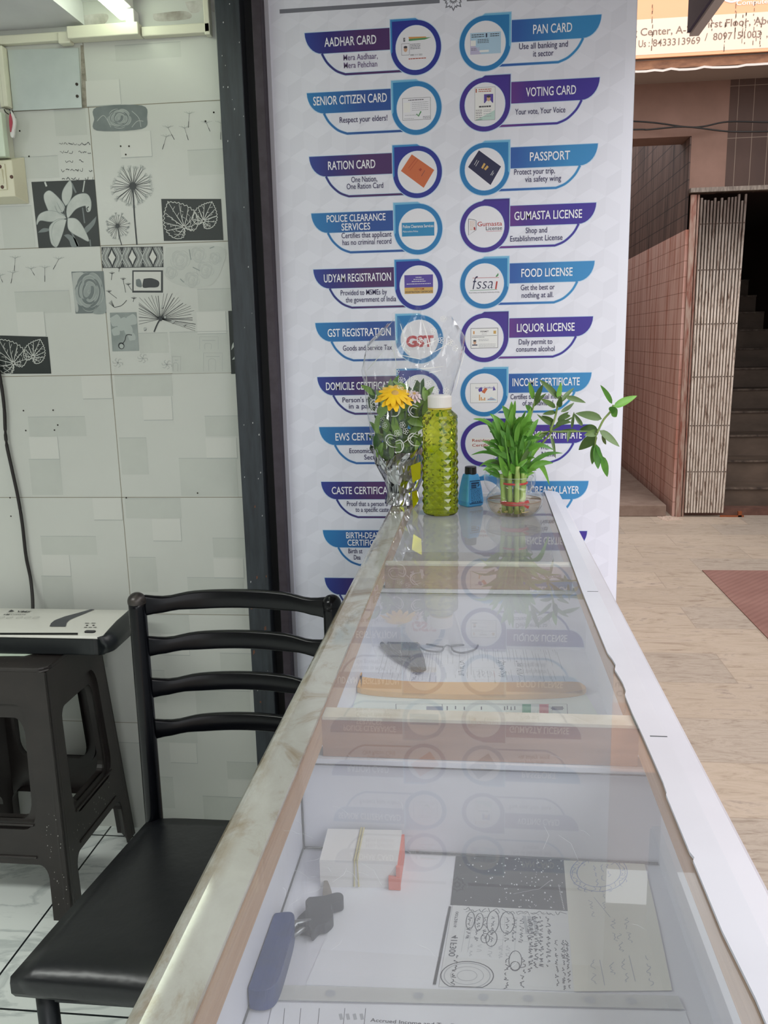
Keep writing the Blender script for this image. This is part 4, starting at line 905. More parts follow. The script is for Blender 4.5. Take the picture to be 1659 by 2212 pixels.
sheet('photocopy_page', [(985, 1850), (1219, 1853), (1229, 1969), (973, 1955)], ZF+.0006, [TONER, SPK, M('toner_scratch', '6a7078', .8)], 'black photocopied page speckled with white in the nearest glass compartment', 'paper', draw=dblack)
def dslip(bm, q, mp):
    f = quadmap(q, mp)
    ribbon(bm, [(-.02, .02), (-.035, .98)], .0022, f, 1, 1); 
    scribble(bm, f, .1, .05, .98, .045, 46, .0006, 0); scribble(bm, f, .12, .075, .9, .065, 40, .0004, 0)
    for s in (.14, .19, .46, .56): ribbon(bm, [(s, .12), (s-.01, .60)], .0003, f, 2, 1)
    for t_ in (.12, .22, .32, .42): ribbon(bm, [(.14, t_), (.72, t_+.02)], .0003, f, 2, 1)
    for cx, cy, rx, ry in ((.17, .2, .035, .115), (.245, .21, .035, .115), (.36, .2, .05, .15), (.48, .2, .06, .15), (.36, .42, .045, .1), (.56, .68, .05, .12), (.31, .42, .035, .06), (.56, .74, .035, .05)):
        P = [(cx+rx*math.cos(2*PI*k/20), cy+ry*math.sin(2*PI*k/20)) for k in range(21)]; ribbon(bm, P, .0007, f, 0, 1.6)
    for s in (.165, .24, .30, .36, .48, .54, .6, .66): writing(bm, f, s, .14, .42, .018, .0006, 0)
    for s in (.2, .27, .36, .44, .5): writing(bm, f, s, .5, .6, .02, .0005, 2)
    for s in (.68, .72, .76, .82): writing(bm, f, s, .1, .75, .02, .0008, 0)
    for s in (.88, .93, .97): writing(bm, f, s, .4, .95, .013, .0007, 0)
    for s in (.1, .5, .62): writing(bm, f, s, .64, .97, .02, .0007, 0)
    for s in (.62, .66, .7): ribbon(bm, [(s, .1), (s+.03, .34)], .003, f, 2, 1.2)
    for r in (.16, .14, .1, .06): ribbon(bm, [(.2+r*1.25*math.cos(2*PI*k/28), .87+r*math.sin(2*PI*k/28)) for k in range(29) if .87+r*math.sin(2*PI*k/28) < 1.0], .0008 if r > .13 else .0005, f, 2 if r < .16 else 0, 1.5)
    # stamped numbers, turned to run down the sheet
    def tf(u, v, l): return f(v, u, l)
    text(bm, '0072816', .1, .32, .035, .022, lambda u, v, l: f(.075-v, u, l), 0, 2, .004) if False else None
    text(bm, '0072816', .09, .30, .0, .024, lambda u, v, l: f(.06-v, u, l), 0, 2, .004)
    text(bm, '41F300', .40, .66, .0, .05, lambda u, v, l: f(.085-v, u, l), 0, 2, .012)
    text(bm, 'CYSL', .44, .66, .0, .03, lambda u, v, l: f(.97-v, u, l), 0, 2, .0)
sheet('handwritten_slip', [(978, 1956), (1229, 1969), (1240, 2142), (948, 2132)], ZF+.0006, [M('slip_paper', 'd3d6da', .8), INKB_, TONER, FAINT], 'photocopied form slip covered in handwriting and circled figures below the black page', 'paper', draw=dslip)
def dst(bm, q, mp):
    f = quadmap(q, mp)
    for r in (.26, .2): ribbon(bm, [(.42+r*1.35*math.cos(2*PI*k/36), .21+r*.58*math.sin(2*PI*k/36)) for k in range(37)], .0007, f, 0, 1.5)
    for k in range(20): a = k*2*PI/20; writing(bm, f, .42+.23*1.35*math.cos(a), .21+.23*.58*math.sin(a)-.02, .21+.23*.58*math.sin(a)+.02, .03, .0005, 0)
    for s in (.38, .46, .54): writing(bm, f, s, .15, .27, .02, .0005, 0)
    for s, t0, t1 in ((.28, .42, .54), (.44, .38, .46), (.5, .56, .66), (.66, .56, .68), (.22, .82, .92), (.42, .84, .9), (.55, .82, .93), (.8, .8, .95), (.55, .66, .74)): writing(bm, f, s, t0, t1, .03, .0006, 1)
    for a, b in (((.32, .40), (.48, .55)), ((.3, .82), (.32, .97)), ((.62, .8), (.64, .95))): ribbon(bm, [a, b], .0006, f, 1, 1.5)
sheet('stamped_paper', [(1216, 1838), (1382, 1822), (1420, 1985), (1452, 2140), (1240, 2142)], ZF+.001, [PAPER2], 'cream paper with a faint round blue stamp beside the black photocopy', 'paper')
o = bpy.data.objects['stamped_paper']; bm = B(); q = [zp(*v, ZF+.0014) for v in ((1216, 1838), (1382, 1822), (1452, 2140), (1240, 2142))]; dst(bm, q, zmp(ZF+.0015)); add('print', bm, [STAMP, FAINT], o, recalc=False)
# clear punched sleeve along the near edge
def dpunch(bm, q, mp):
    f = quadmap(q, mp)
    for s in (.14, .36, .52, .63, .78, .88): e = f(s, .5, 1.2); disc(bm, e.x, e.y, .0042, .0035, lambda u, v, l: Vector((u, v, e.z)), 0, 1, 16)
sheet('plastic_sleeve', [(598, 2128), (1465, 2152), (1478, 2180), (590, 2160)], ZF+.002, [glass('milky_plastic', (1, 1, 1), 1.4, .62, 'd6d8d8', .2), M('punch_hole', 'a7abb2', .7)], 'white punched edge strip of a plastic sleeve at the near end of the tray', 'plastic sleeve', draw=dpunch)
def dacc(bm, q, mp):
    f = quadmap(q, mp)
    a = zp(800, 2205, ZF+.001); b = zp(950, 2222, ZF+.001)
    text(bm, 'Accrued Income and Tax Form', a[0], b[0]+.02, a[1]-.001, .0032, mp, 0, 2, .01)
    for x in (615, 650, 690, 745, 790): p0 = zp(x, 2178, ZF+.001); p1 = zp(x-5, 2230, ZF+.001); ribbon(bm, [p0, p1], .0004, mp, 0, 1)
    for x in (735, 750, 765, 780): p0 = zp(x, 2190, ZF+.001); p1 = zp(x+3, 2203, ZF+.001); ribbon(bm, [p0, p1], .0025, mp, 1, 1)
sheet('printed_form', [(590, 2166), (1480, 2186), (1600, 2500), (520, 2480)], ZF+.0006, [PAPER, INKB_, FAINT], 'printed tax form at the nearest end of the glass case', 'paper', draw=dacc)
# rubber-banded stack of slips
ps = root('paper_stack', 'thick stack of white slips held by a rubber band', 'paper stack', (-.11, .71, ZF))
zt = ZF+.028
top = [at_z(x, y, zt) for x, y in ((708, 1790), (868, 1793), (858, 1861), (690, 1858))]
bm = B(); prism(bm, [Vector((v.x, min(v.y, .743), ZF)) for v in top], (0, 0, zt-ZF)); add('slips', bm, M('stack_paper', 'dfdedf', .8, bumps=.2, scale=240, stretch=(.02, .02, 8)), ps)
m0 = top[0].lerp(top[1], .47); m1 = top[3].lerp(top[2], .47)
bm = B()
for dx in (-.0012, .0012): tube(bm, [Vector((m0.x+dx, min(m0.y, .743)+.001, ZF+.002)), Vector((m0.x+dx, min(m0.y, .743)+.001, zt+.001)), Vector((m1.x+dx, m1.y-.001, zt+.001)), Vector((m1.x+dx*1.8, m1.y-.001, ZF+.002))], .0009, 6)
add('rubber_band', bm, M('pale_yellow_rubber', 'c6bd8e', .6), ps, 'pale yellow rubber band')
c = top[2]; bm = B(); box(bm, (c.x-.001, c.y-.003, ZF+.001), (c.x+.0025, c.y+.05, zt-.004)); box(bm, (c.x-.008, c.y-.004, ZF+.001), (c.x+.003, c.y-.001, ZF+.014)); add('red_divider', bm, M('red_card_edge', 'd8705c', .7), ps, 'red card edge')
# bunch of keys with a blue fob
kb = root('key_bunch', 'car key with black bow and a long dark blue fob under the scratched glass', 'keys', (-.15, .6, ZF))
def slab(px, z0, z1, sm=6):
    P = [zp(*v, (z0+z1)/2) for v in px]; P = spline([Vector(v) for v in P]+[Vector(P[0])], sm)[:-1]; bm = B(); prism(bm, [(max(v.x, -.173), v.y, z0) for v in P], (0, 0, z1-z0)); return bm
add('fob', slab([(598, 1991), (632, 1990), (636, 2015), (620, 2080), (600, 2140), (578, 2160), (545, 2160), (528, 2145), (535, 2105), (556, 2040), (572, 2003)], ZF+.002, ZF+.02), M('navy_fob_plastic', '223c78', .4, var='1a2c52', scale=20), kb, 'dark blue plastic fob', bevel=.005, bseg=3)
add('key_bow', slab([(668, 1948), (700, 1945), (728, 1938), (741, 1943), (740, 1956), (720, 1962), (716, 1972), (720, 1990), (705, 2005), (690, 2008), (675, 2022), (668, 2012), (645, 2008), (642, 1995), (665, 1970), (660, 1958)], ZF+.002, ZF+.012), M('black_key_plastic', '1b222c', .45), kb, bevel=.003)
bm = slab([(700, 1906), (708, 1906), (718, 1940), (698, 1942)], ZF+.004, ZF+.007, 3); add('key_blade', bm, M('worn_brass_steel', '8f867c', .35, .7), kb)
bm = B(); tube(bm, [Vector(zp(622, 2030)+(ZF+.008,)), Vector(zp(640, 2018)+(ZF+.01,)), Vector(zp(672, 2012)+(ZF+.008,))], [.004, .0035, .0045], 8); tube(bm, [Vector(zp(628, 2042)+(ZF+.008,)), Vector(zp(650, 2030)+(ZF+.009,)), Vector(zp(670, 2016)+(ZF+.008,))], .0025, 8); add('key_link', bm, M('grey_metal_link', '8a8d92', .35, .8), kb, smooth=True)
# middle compartment: forms, orange folder, identity card copy
def dform(bm, q, mp):
    f = quadmap(q, mp)
    for i in range(64):
        s = .06+.9*i/64+rnd.uniform(-.004, .004)
        if rnd.random() < .75: t0 = rnd.uniform(.02, .3); ribbon(bm, [(s, t0), (s+.004, min(.97, t0+rnd.uniform(.1, .6)))], .0006, f, 0, 1)
        if rnd.random() < .5: t0 = rnd.uniform(.5, .7); ribbon(bm, [(s, t0), (s+.004, t0+rnd.uniform(.05, .25))], .0006, f, 0, 1)
    for i in range(5): s = rnd.uniform(.2, .8); writing(bm, f, s, .4, .7, .015, .0008, 1)
sheet('printed_document', [(812, 1388), (1226, 1386), (1262, 1500), (742, 1500)], ZF, [PAPER, FAINT, INKB_], 'printed legal document under the eyeglasses in the middle glass compartment', 'paper', draw=dform)
def dcard(bm, q, mp):
    f = quadmap(q, mp)
    def r(x0, y0, x1, y1, mi, l=1.2): a, b, c_, d_ = zp(x0, y0, ZF+.001), zp(x1, y0, ZF+.001), zp(x1, y1, ZF+.001), zp(x0, y1, ZF+.001); pgon(bm, [a, b, c_, d_], mp, mi, l)
    r(1128, 1521, 1147, 1541, 1); r(1165, 1521, 1185, 1541, 2); r(921, 1526, 957, 1541, 3); r(1192, 1526, 1216, 1534, 0, 1.3); r(1190, 1529, 1218, 1531, 0, 1.4)
    for x in (855, 955, 1225): ribbon(bm, [zp(x, 1521, ZF+.001), zp(x+1, 1542, ZF+.001)], .0008, mp, 0, 1)
    ribbon(bm, [zp(855, 1521, ZF+.001), zp(1225, 1521, ZF+.001)], .0007, mp, 0, 1)
    for x in (966, 984, 1003, 1040, 1090, 1096, 1104, 1112): ribbon(bm, [zp(x, 1524+rnd.uniform(0, 4), ZF+.001), zp(x, 1532+rnd.uniform(0, 4), ZF+.001)], .0016, mp, 0, 1.2)
sheet('identity_card_copy', [(748, 1496), (1266, 1500), (1292, 1545), (712, 1545)], ZF+.0006, [M('pale_green_paper', 'd8e2dc', .8), INKB_, M('print_green', '4f9f74', .7), M('print_red', 'd0605c', .7), M('print_photo', '82899a', .7)], 'pale sheet with a green, white and red identity card print against the partition', 'paper', draw=dcard)
fo = [(716, 1456), (760, 1462), (800, 1470), (900, 1478), (1010, 1479), (1130, 1479), (1235, 1478), (1258, 1483), (1262, 1495), (1200, 1503), (1080, 1506), (960, 1505), (840, 1500), (780, 1493), (740, 1480), (716, 1465)]
bm = slab(fo, ZF+.001, ZF+.010, 3); thing('orange_folder', bm, M('orange_folder_card', 'e3b264', .6, var='dba85e', scale=9), 'narrow curved orange folder edge lying across the papers in the middle compartment', 'folder', tuple(zp(1000, 1490))+(ZF,), bevel=.001)
# folded dark sunglasses
sg_ = root('sunglasses', 'dark tinted sunglasses lying folded on the left of the papers under the glass', 'sunglasses', (-.12, 1.28, ZF))
BLK = M('black_frame_plastic', '23272c', .3)
add('lens', slab([(832, 1352), (848, 1352), (868, 1370), (884, 1400), (882, 1418), (862, 1415), (845, 1400), (834, 1375)], ZF+.006, ZF+.009), glass('smoke_lens', (.14, .16, .18), 1.5, .12, '39424c'), sg_)
add('lens', slab([(886, 1380), (900, 1388), (914, 1425), (917, 1446), (905, 1449), (893, 1430), (884, 1400)], ZF+.006, ZF+.009), MATS['smoke_lens'], sg_)
bm = B()
for P in ([(832, 1352), (848, 1352), (868, 1370), (884, 1400), (882, 1418), (862, 1415), (845, 1400), (834, 1375), (832, 1352)], [(886, 1380), (900, 1388), (914, 1425), (917, 1446), (905, 1449), (893, 1430), (884, 1400), (886, 1380)]):
    tube(bm, [Vector((v[0], v[1], ZF+.007)) for v in [zp(*v, ZF+.007) for v in P]], .0028, 6)
add('rim', bm, BLK, sg_, smooth=True)
for P in ([(815, 1364), (825, 1390), (848, 1415), (885, 1438), (910, 1450)], [(820, 1383), (842, 1388), (868, 1400), (892, 1425)]):
    bm = B(); tube(bm, spline([Vector(zp(*v, ZF+.005)+(ZF+.005,)) for v in P], 5), [.0042]*(5*(len(P)-1))+[.003], 6); add('temple', bm, BLK, sg_, smooth=True)
eg = root('eyeglasses', 'thin rectangular eyeglasses with grey frame lying open beside the sunglasses', 'eyeglasses', (-.06, 1.31, ZF))
FR = M('grey_spectacle_frame', '5d626c', .3, .4)
for P in ([(905, 1388), (945, 1396), (958, 1398), (952, 1407), (925, 1406), (908, 1398)], [(974, 1395), (1000, 1393), (1030, 1390), (1027, 1402), (1000, 1410), (980, 1406)]):
    Q = spline([Vector(zp(*v, ZF+.006)+(ZF+.006,)) for v in P+[P[0]]], 5)
    bm = B(); tube(bm, Q, .0016, 6); r_ = add('rim', bm, FR, eg, smooth=True)
    bm = B(); face(bm, [(v.x, v.y, v.z) for v in Q[:-1]]); add('lens', bm, glass('clear_lens', (.97, .98, 1), 1.5), r_)
bm = B(); tube(bm, [Vector(zp(x, y, ZF+.008)+(ZF+.008,)) for x, y in ((956, 1399), (965, 1394), (975, 1396))], .0014, 6); add('bridge', bm, FR, eg, smooth=True)
for P in ([(905, 1388), (893, 1375), (920, 1366), (957, 1364)], [(1030, 1392), (1047, 1378), (1025, 1376), (1003, 1370)]):
    bm = B(); tube(bm, spline([Vector(zp(*v, ZF+.005)+(ZF+.005,)) for v in P], 5), [.0016]*8+[.0026]*8, 6); add('temple', bm, BLK, eg, smooth=True)

# ---------------------------------------------------------------- things standing on the glass
ZT = ZG+.0005
def yp(x, y, Y): return at_y(x, y, Y)
# faceted water bottle
bc = Vector((-.0758, 1.703, ZT)); bt = root('water_bottle', 'tall translucent yellow-green water bottle with diamond facets and white cap', 'bottle', bc)
def bz(y): return at_y(951, y, 1.70).z-ZT
LIME = glass('lime_bottle_plastic', (.90, .93, .25), 1.75, .14, 'aab31e', .05, None, .14, 0, 1.28)
NC, NR = 13, 12; z0, z1 = bz(1106), bz(905); bm = B(); R0 = .0352
def ring_pt(a, z, r): return bc+Vector((r*math.cos(a), r*math.sin(a), z))
off = .12
for j in range(NR):
    za, zb = z0+(z1-z0)*j/NR, z0+(z1-z0)*(j+1)/NR; small = j >= 8
    for i in range(NC):
        a0, a1 = off+2*PI*i/NC, off+2*PI*(i+1)/NC; am = (a0+a1)/2; g = (a1-a0)*.03
        cs = [ring_pt(a0, za, R0), ring_pt(a1, za, R0), ring_pt(a1, zb, R0), ring_pt(a0, zb, R0)]
        pk = ring_pt(am, (za+zb)/2, R0*(1.07 if not small else 1.035)-.0*1)
        V = [bm.verts.new(v) for v in cs]; k = bm.verts.new(pk)
        for q in range(4): bm.faces.new((V[q], V[(q+1) % 4], k))
bmesh.ops.remove_doubles(bm, verts=bm.verts, dist=1e-5)
lathe(bm, [(0, .001), (.032, .001), (.0352, .006), (.0352, z0)], bc, NC*2); lathe(bm, [(R0*.99, z1), (.036, z1+.002), (.0352, bz(897)), (.0315, bz(893)), (.026, bz(888)), (.0225, bz(884)), (.0225, bz(874))], bc, 28)
add('body', bm, LIME, bt, 'translucent yellow-green faceted body')
bm = B(); lathe(bm, [(0, .003), (.0335, .004), (.0335, bz(960)), (0, bz(960))], bc, 26); add('water', bm, glass('lime_tinted_water', (.86, .92, .42), 1.33, .02, 'a9b32a', .02), bt, smooth=False)
bm = B(); lathe(bm, [(.0245, bz(883.5)), (.0245, bz(880.8)), (.022, bz(880.6))], bc, 28); add('neck_ring', bm, M('amber_neck_ring', 'b3a03c', .3), bt, smooth=True)
bm = B(); hc = bz(853); lathe(bm, [(.0, bz(880.5)), (.0238, bz(880.5)), (.0242, bz(879)), (.0242, hc-.004), (.0235, hc-.002), (.0205, hc-.001), (.0195, hc), (0, hc)], bc, 40); add('cap', bm, M('white_cap_plastic', 'dcdad6', .4), bt, 'white screw cap', bevel=.0005)
# little blue ink bottle
ic = Vector((-.0145, 1.79, ZT)); ib = root('ink_bottle', 'small bright blue plastic bottle with a black cap and printed label', 'bottle', ic)
def rot(x, y, z, a=.62): return ic+Vector((x*math.cos(a)-y*math.sin(a), x*math.sin(a)+y*math.cos(a), z))
hb_ = at_y(1015, 1025, 1.775).z-ZT; bm = B()
secs = [(.0, .0185), (.003, .0215), (.012, .0225), (hb_*.55, .0195), (hb_*.9, .0150), (hb_*.98, .0132), (hb_, .0105)]
rings = [[bm.verts.new(rot(x, y, z)) for x, y in rrect(-s_, -s_*.9, s_, s_*.9, s_*.28, 4)] for z, s_ in secs]
for a, b in zip(rings, rings[1:]):
    for k in range(len(a)): bm.faces.new((a[k], a[(k+1) % len(a)], b[(k+1) % len(a)], b[k]))
bm.faces.new(rings[0][::-1]); bm.faces.new(rings[-1]); add('body', bm, M('bright_blue_plastic', '4fa6e8', .38), ib, smooth=False, bevel=.0008)
bm = B(); h2 = at_y(1015, 1009, 1.78).z-ZT; lathe(bm, [(.0, hb_-.001), (.0122, hb_-.001), (.0128, hb_+.001), (.0124, h2-.001), (.0115, h2), (0, h2)], ic, 24); cap_ = add('cap', bm, M('black_cap_plastic', '1b1c20', .4), ib, 'black ribbed cap')
def lab(u, v, l):                          # label print on the right front face (-Y side after turning)
    z = .008+v*(hb_*.80-.008); s_ = .0226-(.0226-.0155)*(z/hb_)**1.3+.0004*l; return rot(u*s_*.74, -s_*.9-.0002, z)
bm = B()
for a, b in (((-1, 0), (1, 0)), ((1, 0), (1, 1.0)), ((1, 1.0), (-1, 1.0)), ((-1, 1.0), (-1, 0))): ribbon(bm, [a, ((a[0]+b[0])/2, (a[1]+b[1])/2), b], .035, lab, 0, 1)
rect(bm, -.75, .86, .75, .93, lab, 0, 1); rect(bm, -.75, .76, .2, .83, lab, 0, 1); rect(bm, -.75, .68, .2, .74, lab, 0, 1); pgon(bm, [(.4, .7), (.85, .82), (.55, .84)], lab, 0, 1); ribbon(bm, [(-.9, .64), (.9, .64)], .02, lab, 0, 1)
for j in range(9):
    u = -.8
    while u < .8: e = min(.85, u+rnd.uniform(.1, .4)); ribbon(bm, [(u, .58-j*.055), (e, .58-j*.055)], .022, lab, 0, 1); u = e+.07
for u in (-.7, -.45, -.2, .1, .4, .65): rect(bm, u, .03, u+.16, .10, lab, 0, 1)
add('label_print', bm, M('label_navy_print', '183c66', .5), ib, recalc=False)
# glass vases and lucky bamboo
VG = glass('clear_vase_glass', (.97, .98, .975), 1.5, .03, 'd8dcd8', .02)
vc = Vector((.0745, 1.695, ZT)); va = root('glass_vase', 'small round clear glass bowl vase holding water and bamboo stalks', 'vase', vc)
vprof = [(0, .001), (.036, .001), (.047, .007), (.0545, .018), (.0568, .030), (.053, .042), (.044, .052), (.0375, .058), (.0352, .066), (.0352, .074), (.0378, .079)]
pf = spline([Vector(v) for v in vprof], 4)
bm = B(); lathe(bm, [(max(v.x, 0) if i else 0, v.y) for i, v in enumerate(pf)], vc, 40); add('bowl', bm, VG, va, smooth=True)
bm = B(); tor = [(.0378+.0009*math.cos(a), .079+.0009*math.sin(a)) for a in [2*PI*k/8 for k in range(9)]]; lathe(bm, tor, vc, 40); add('rim', bm, glass('rim_glass', (.9, .92, .91), 1.5, .15, 'e0e4e2'), va, smooth=True)
bm = B(); wpf = [(v.x*.955, v.y+.0012) for v in pf if v.y < .031]; wpf[0] = (0, wpf[0][1]); lathe(bm, wpf+[(0, wpf[-1][1])], vc, 40); add('water', bm, glass('tinted_water', (.90, .84, .76), 1.33, .03, 'b9a890', .02), va, smooth=True)
bm = B(); lathe(bm, [(wpf[-1][0]+.0006+.0006*math.cos(a), wpf[-1][1]+.0006*math.sin(a)) for a in [2*PI*k/6 for k in range(7)]], vc, 40); add('water_line', bm, M('amber_water_line', '7d5a3c', .2), va, smooth=True)
v2 = Vector((.071, 1.845, ZT)); vb = root('glass_bowl', 'second clear glass bowl standing close behind the bamboo vase', 'bowl', v2)
rb_ = .057; bm = B(); lathe(bm, [(0, .001)]+[(rb_*math.sin(a), .05-.05*math.cos(a)+.001) for a in [PI*k/14 for k in range(3, 12)]]+[(.036, .098)], v2, 40); add('bowl', bm, VG, vb, smooth=True)
bb = root('lucky_bamboo', 'bushy green lucky bamboo with one long drooping side branch standing in the round vase', 'plant', (vc.x, vc.y, ZT+.004))
STALK = M('pale_bamboo_stalk', '8fae55', .45, var='a5bb6e', scale=30, stretch=(1, 1, .3)); LEAF1 = M('bright_leaf', '5f9a35', .4, var='78ad45', scale=26); LEAF2 = M('mid_leaf', '477f2f', .4, var='5c9238', scale=26); LEAF3 = M('olive_leaf', '4f6b35', .45, var='5f7a41', scale=26)
for i in range(9):
    a = 2*PI*i/9; r = .016+.006*(i % 2); b0 = vc+Vector((r*math.cos(a), r*math.sin(a), .006)); h = .085+.022*((i*7) % 5)/5
    t1_ = vc+Vector((r*1.25*math.cos(a), r*1.25*math.sin(a), h)); bm = B(); P = []; R_ = []
    for k in range(9):
        P.append(b0.lerp(t1_, k/8)); R_.append(.0046 if k % 3 else .0053)
    tube(bm, P, R_, 8); add('stalk', bm, STALK, bb, smooth=True)
bm = B()
for z, r in ((.022, .0265), (.0235, .0268), (.064, .0255)): lathe(bm, [(r, z), (r+.0015, z+.001), (r+.0015, z+(.006 if z < .05 else .0035)), (r, z+(.007 if z < .05 else .0042))], vc, 20)
for k in (-1, 1): prism(bm, [vc+Vector((.012, -.030, .027)), vc+Vector((.012+.014, -.031, .027+.009*k)), vc+Vector((.012+.017, -.031, .027+.003*k))], (0, -.0012, 0))
add('ribbon', bm, M('red_ribbon', 'c0262c', .4), bb, 'red ribbon ties')
bm = B()
for i in range(46):
    a = rnd.uniform(0, 2*PI); r = rnd.uniform(.005, .033); c = vc+Vector((r*math.cos(a), r*math.sin(a), rnd.uniform(.004, .012))); tube(bm, [c, c+Vector((rnd.uniform(-.008, .008), rnd.uniform(-.008, .008), rnd.uniform(-.001, .004)))], [.0016, .0007], 4)
o = add('roots', bm, M('pale_roots', '9aa84e', .6, var='c9b98a', scale=60), bb); o['kind'] = 'stuff'
def leaf(bm, base, tip, wd, bend, mi, up=None):
    """one arching blade from base to tip"""
    base, tip = Vector(base), Vector(tip); d = tip-base; L = d.length; up = Vector(up or (0, 0, 1)); s = d.cross(Vector((0, -1, .35))); s = s.normalized() if s.length > 1e-6 else Vector((1, 0, 0))
    if rnd.random() < .5: s = (s+Vector((0, rnd.uniform(-.7, .7), 0))).normalized()
    n = 9; A, C_, D_ = [], [], []
    for k in range(n):
        f = k/(n-1); w_ = wd*.5*(math.sin(PI*min(1, f**.8))**.75*(1-.25*f))+.0004; c = base.lerp(tip, f)+Vector((0, 0, 1))*bend*L*math.sin(PI*f)
        nn = s.cross(d).normalized(); A.append(bm.verts.new(c+s*w_+nn*w_*.35)); C_.append(bm.verts.new(c)); D_.append(bm.verts.new(c-s*w_+nn*w_*.35))
    for k in range(n-1):
        for X, Y_ in ((A, C_), (C_, D_)):
            f_ = bm.faces.new((X[k], X[k+1], Y_[k+1], Y_[k])); f_.material_index = mi; f_.smooth = True
def LP(x, y, Y): return at_y(x, y, Y)
bm = B()
hand = [  # base px, tip px, width px, bend
 (1090, 985, 1045, 903, 11, .1), (1075, 930, 1022, 905, 9, .12), (1110, 960, 1058, 893, 16, .1), (1120, 950, 1085, 876, 22, .1), (1125, 960, 1147, 880, 20, .06), (1118, 940, 1142, 895, 14, .05), (1140, 960, 1148, 905, 12, .05), (1105, 930, 1105, 867, 16, .02), (1108, 905, 1113, 865, 8, .02),
 (1085, 990, 1018, 983, 9, .14), (1085, 1000, 1035, 1008, 10, .14), (1082, 1015, 1043, 1016, 12, .16), (1090, 1010, 1086, 960, 14, .02), (1095, 1030, 1078, 985, 15, .02), (1100, 1000, 1068, 940, 15, .1), (1088, 970, 1060, 925, 14, .1), (1120, 1000, 1150, 940, 15, .1), (1130, 1010, 1168, 955, 16, .08), (1135, 1015, 1215, 979, 10, .16), (1140, 1020, 1195, 1000, 15, .14), (1150, 1005, 1187, 1048, 13, .3), (1120, 1020, 1100, 965, 13, .02), (1130, 990, 1170, 930, 12, .1), (1140, 975, 1178, 960, 14, .1), (1145, 965, 1196, 972, 9, .12),
 (1112, 1040, 1098, 1000, 10, .0), (1125, 1035, 1128, 1005, 12, 0), (1130, 1042, 1142, 1010, 12, 0), (1100, 1020, 1152, 1010, 12, .15), (1140, 950, 1163, 905, 12, .1), (1070, 985, 1044, 965, 10, .1)]
for i, (x0, y0, x1, y1, wd, bd) in enumerate(hand):
    Y = 1.695+rnd.uniform(-.045, .045); leaf(bm, LP(x0, y0, 1.695+(Y-1.695)*.4), LP(x1, y1, Y), wd*.00098, bd, 0 if i % 3 else 1)
for i in range(150):
    a = rnd.uniform(0, 2*PI); r = rnd.uniform(.004, .026); z = rnd.uniform(.074, .175); b0 = vc+Vector((r*math.cos(a)-.006, r*math.sin(a), z)); a2 = a+rnd.uniform(-.9, .9); L = rnd.uniform(.026, .056); e = rnd.uniform(.1, 1.35) if z > .1 else rnd.uniform(-.1, 1.2)
    leaf(bm, b0, b0+Vector((L*math.cos(a2)*math.cos(e)*.85, L*math.sin(a2)*math.cos(e), L*math.sin(e))), rnd.uniform(.006, .0125), rnd.uniform(.0, .2), rnd.choice((0, 0, 1, 1, 1, 2)))
add('foliage', bm, [LEAF1, LEAF2, LEAF3], bb, recalc=False)
for i in range(8):
    a = 2*PI*i/8+.3; b0 = vc+Vector((.018*math.cos(a), .018*math.sin(a), .08)); bm = B(); tube(bm, [b0, b0+Vector((.004*math.cos(a)-.004, .004*math.sin(a), .04)), b0+Vector((.01*math.cos(a)-.008, .008*math.sin(a), .085))], [.0026, .0022, .0012], 7); add('shoot', bm, LEAF1, bb, smooth=True)
YB = 1.76
def st_(pts, r): bm = B(); tube(bm, spline([LP(x, y, YB+.02*k/len(pts)) for k, (x, y) in enumerate(pts)], 5), r, 7); add('side_stem', bm, M('olive_stem', '6f8a45', .5, var='8a9a58', scale=40), bb, 'olive side stem', smooth=True)
st_([(1130, 1030), (1150, 985), (1190, 935), (1188, 922)], .0022); st_([(1188, 932), (1198, 905), (1206, 870), (1212, 850)], .0022); st_([(1155, 940), (1178, 933), (1215, 932), (1255, 932), (1290, 932)], .0017); st_([(1290, 935), (1303, 908), (1318, 890), (1325, 875)], .0022); st_([(1145, 905), (1152, 880), (1158, 850)], .0016); st_([(1288, 935), (1286, 955), (1285, 965)], .0018)
bm = B()
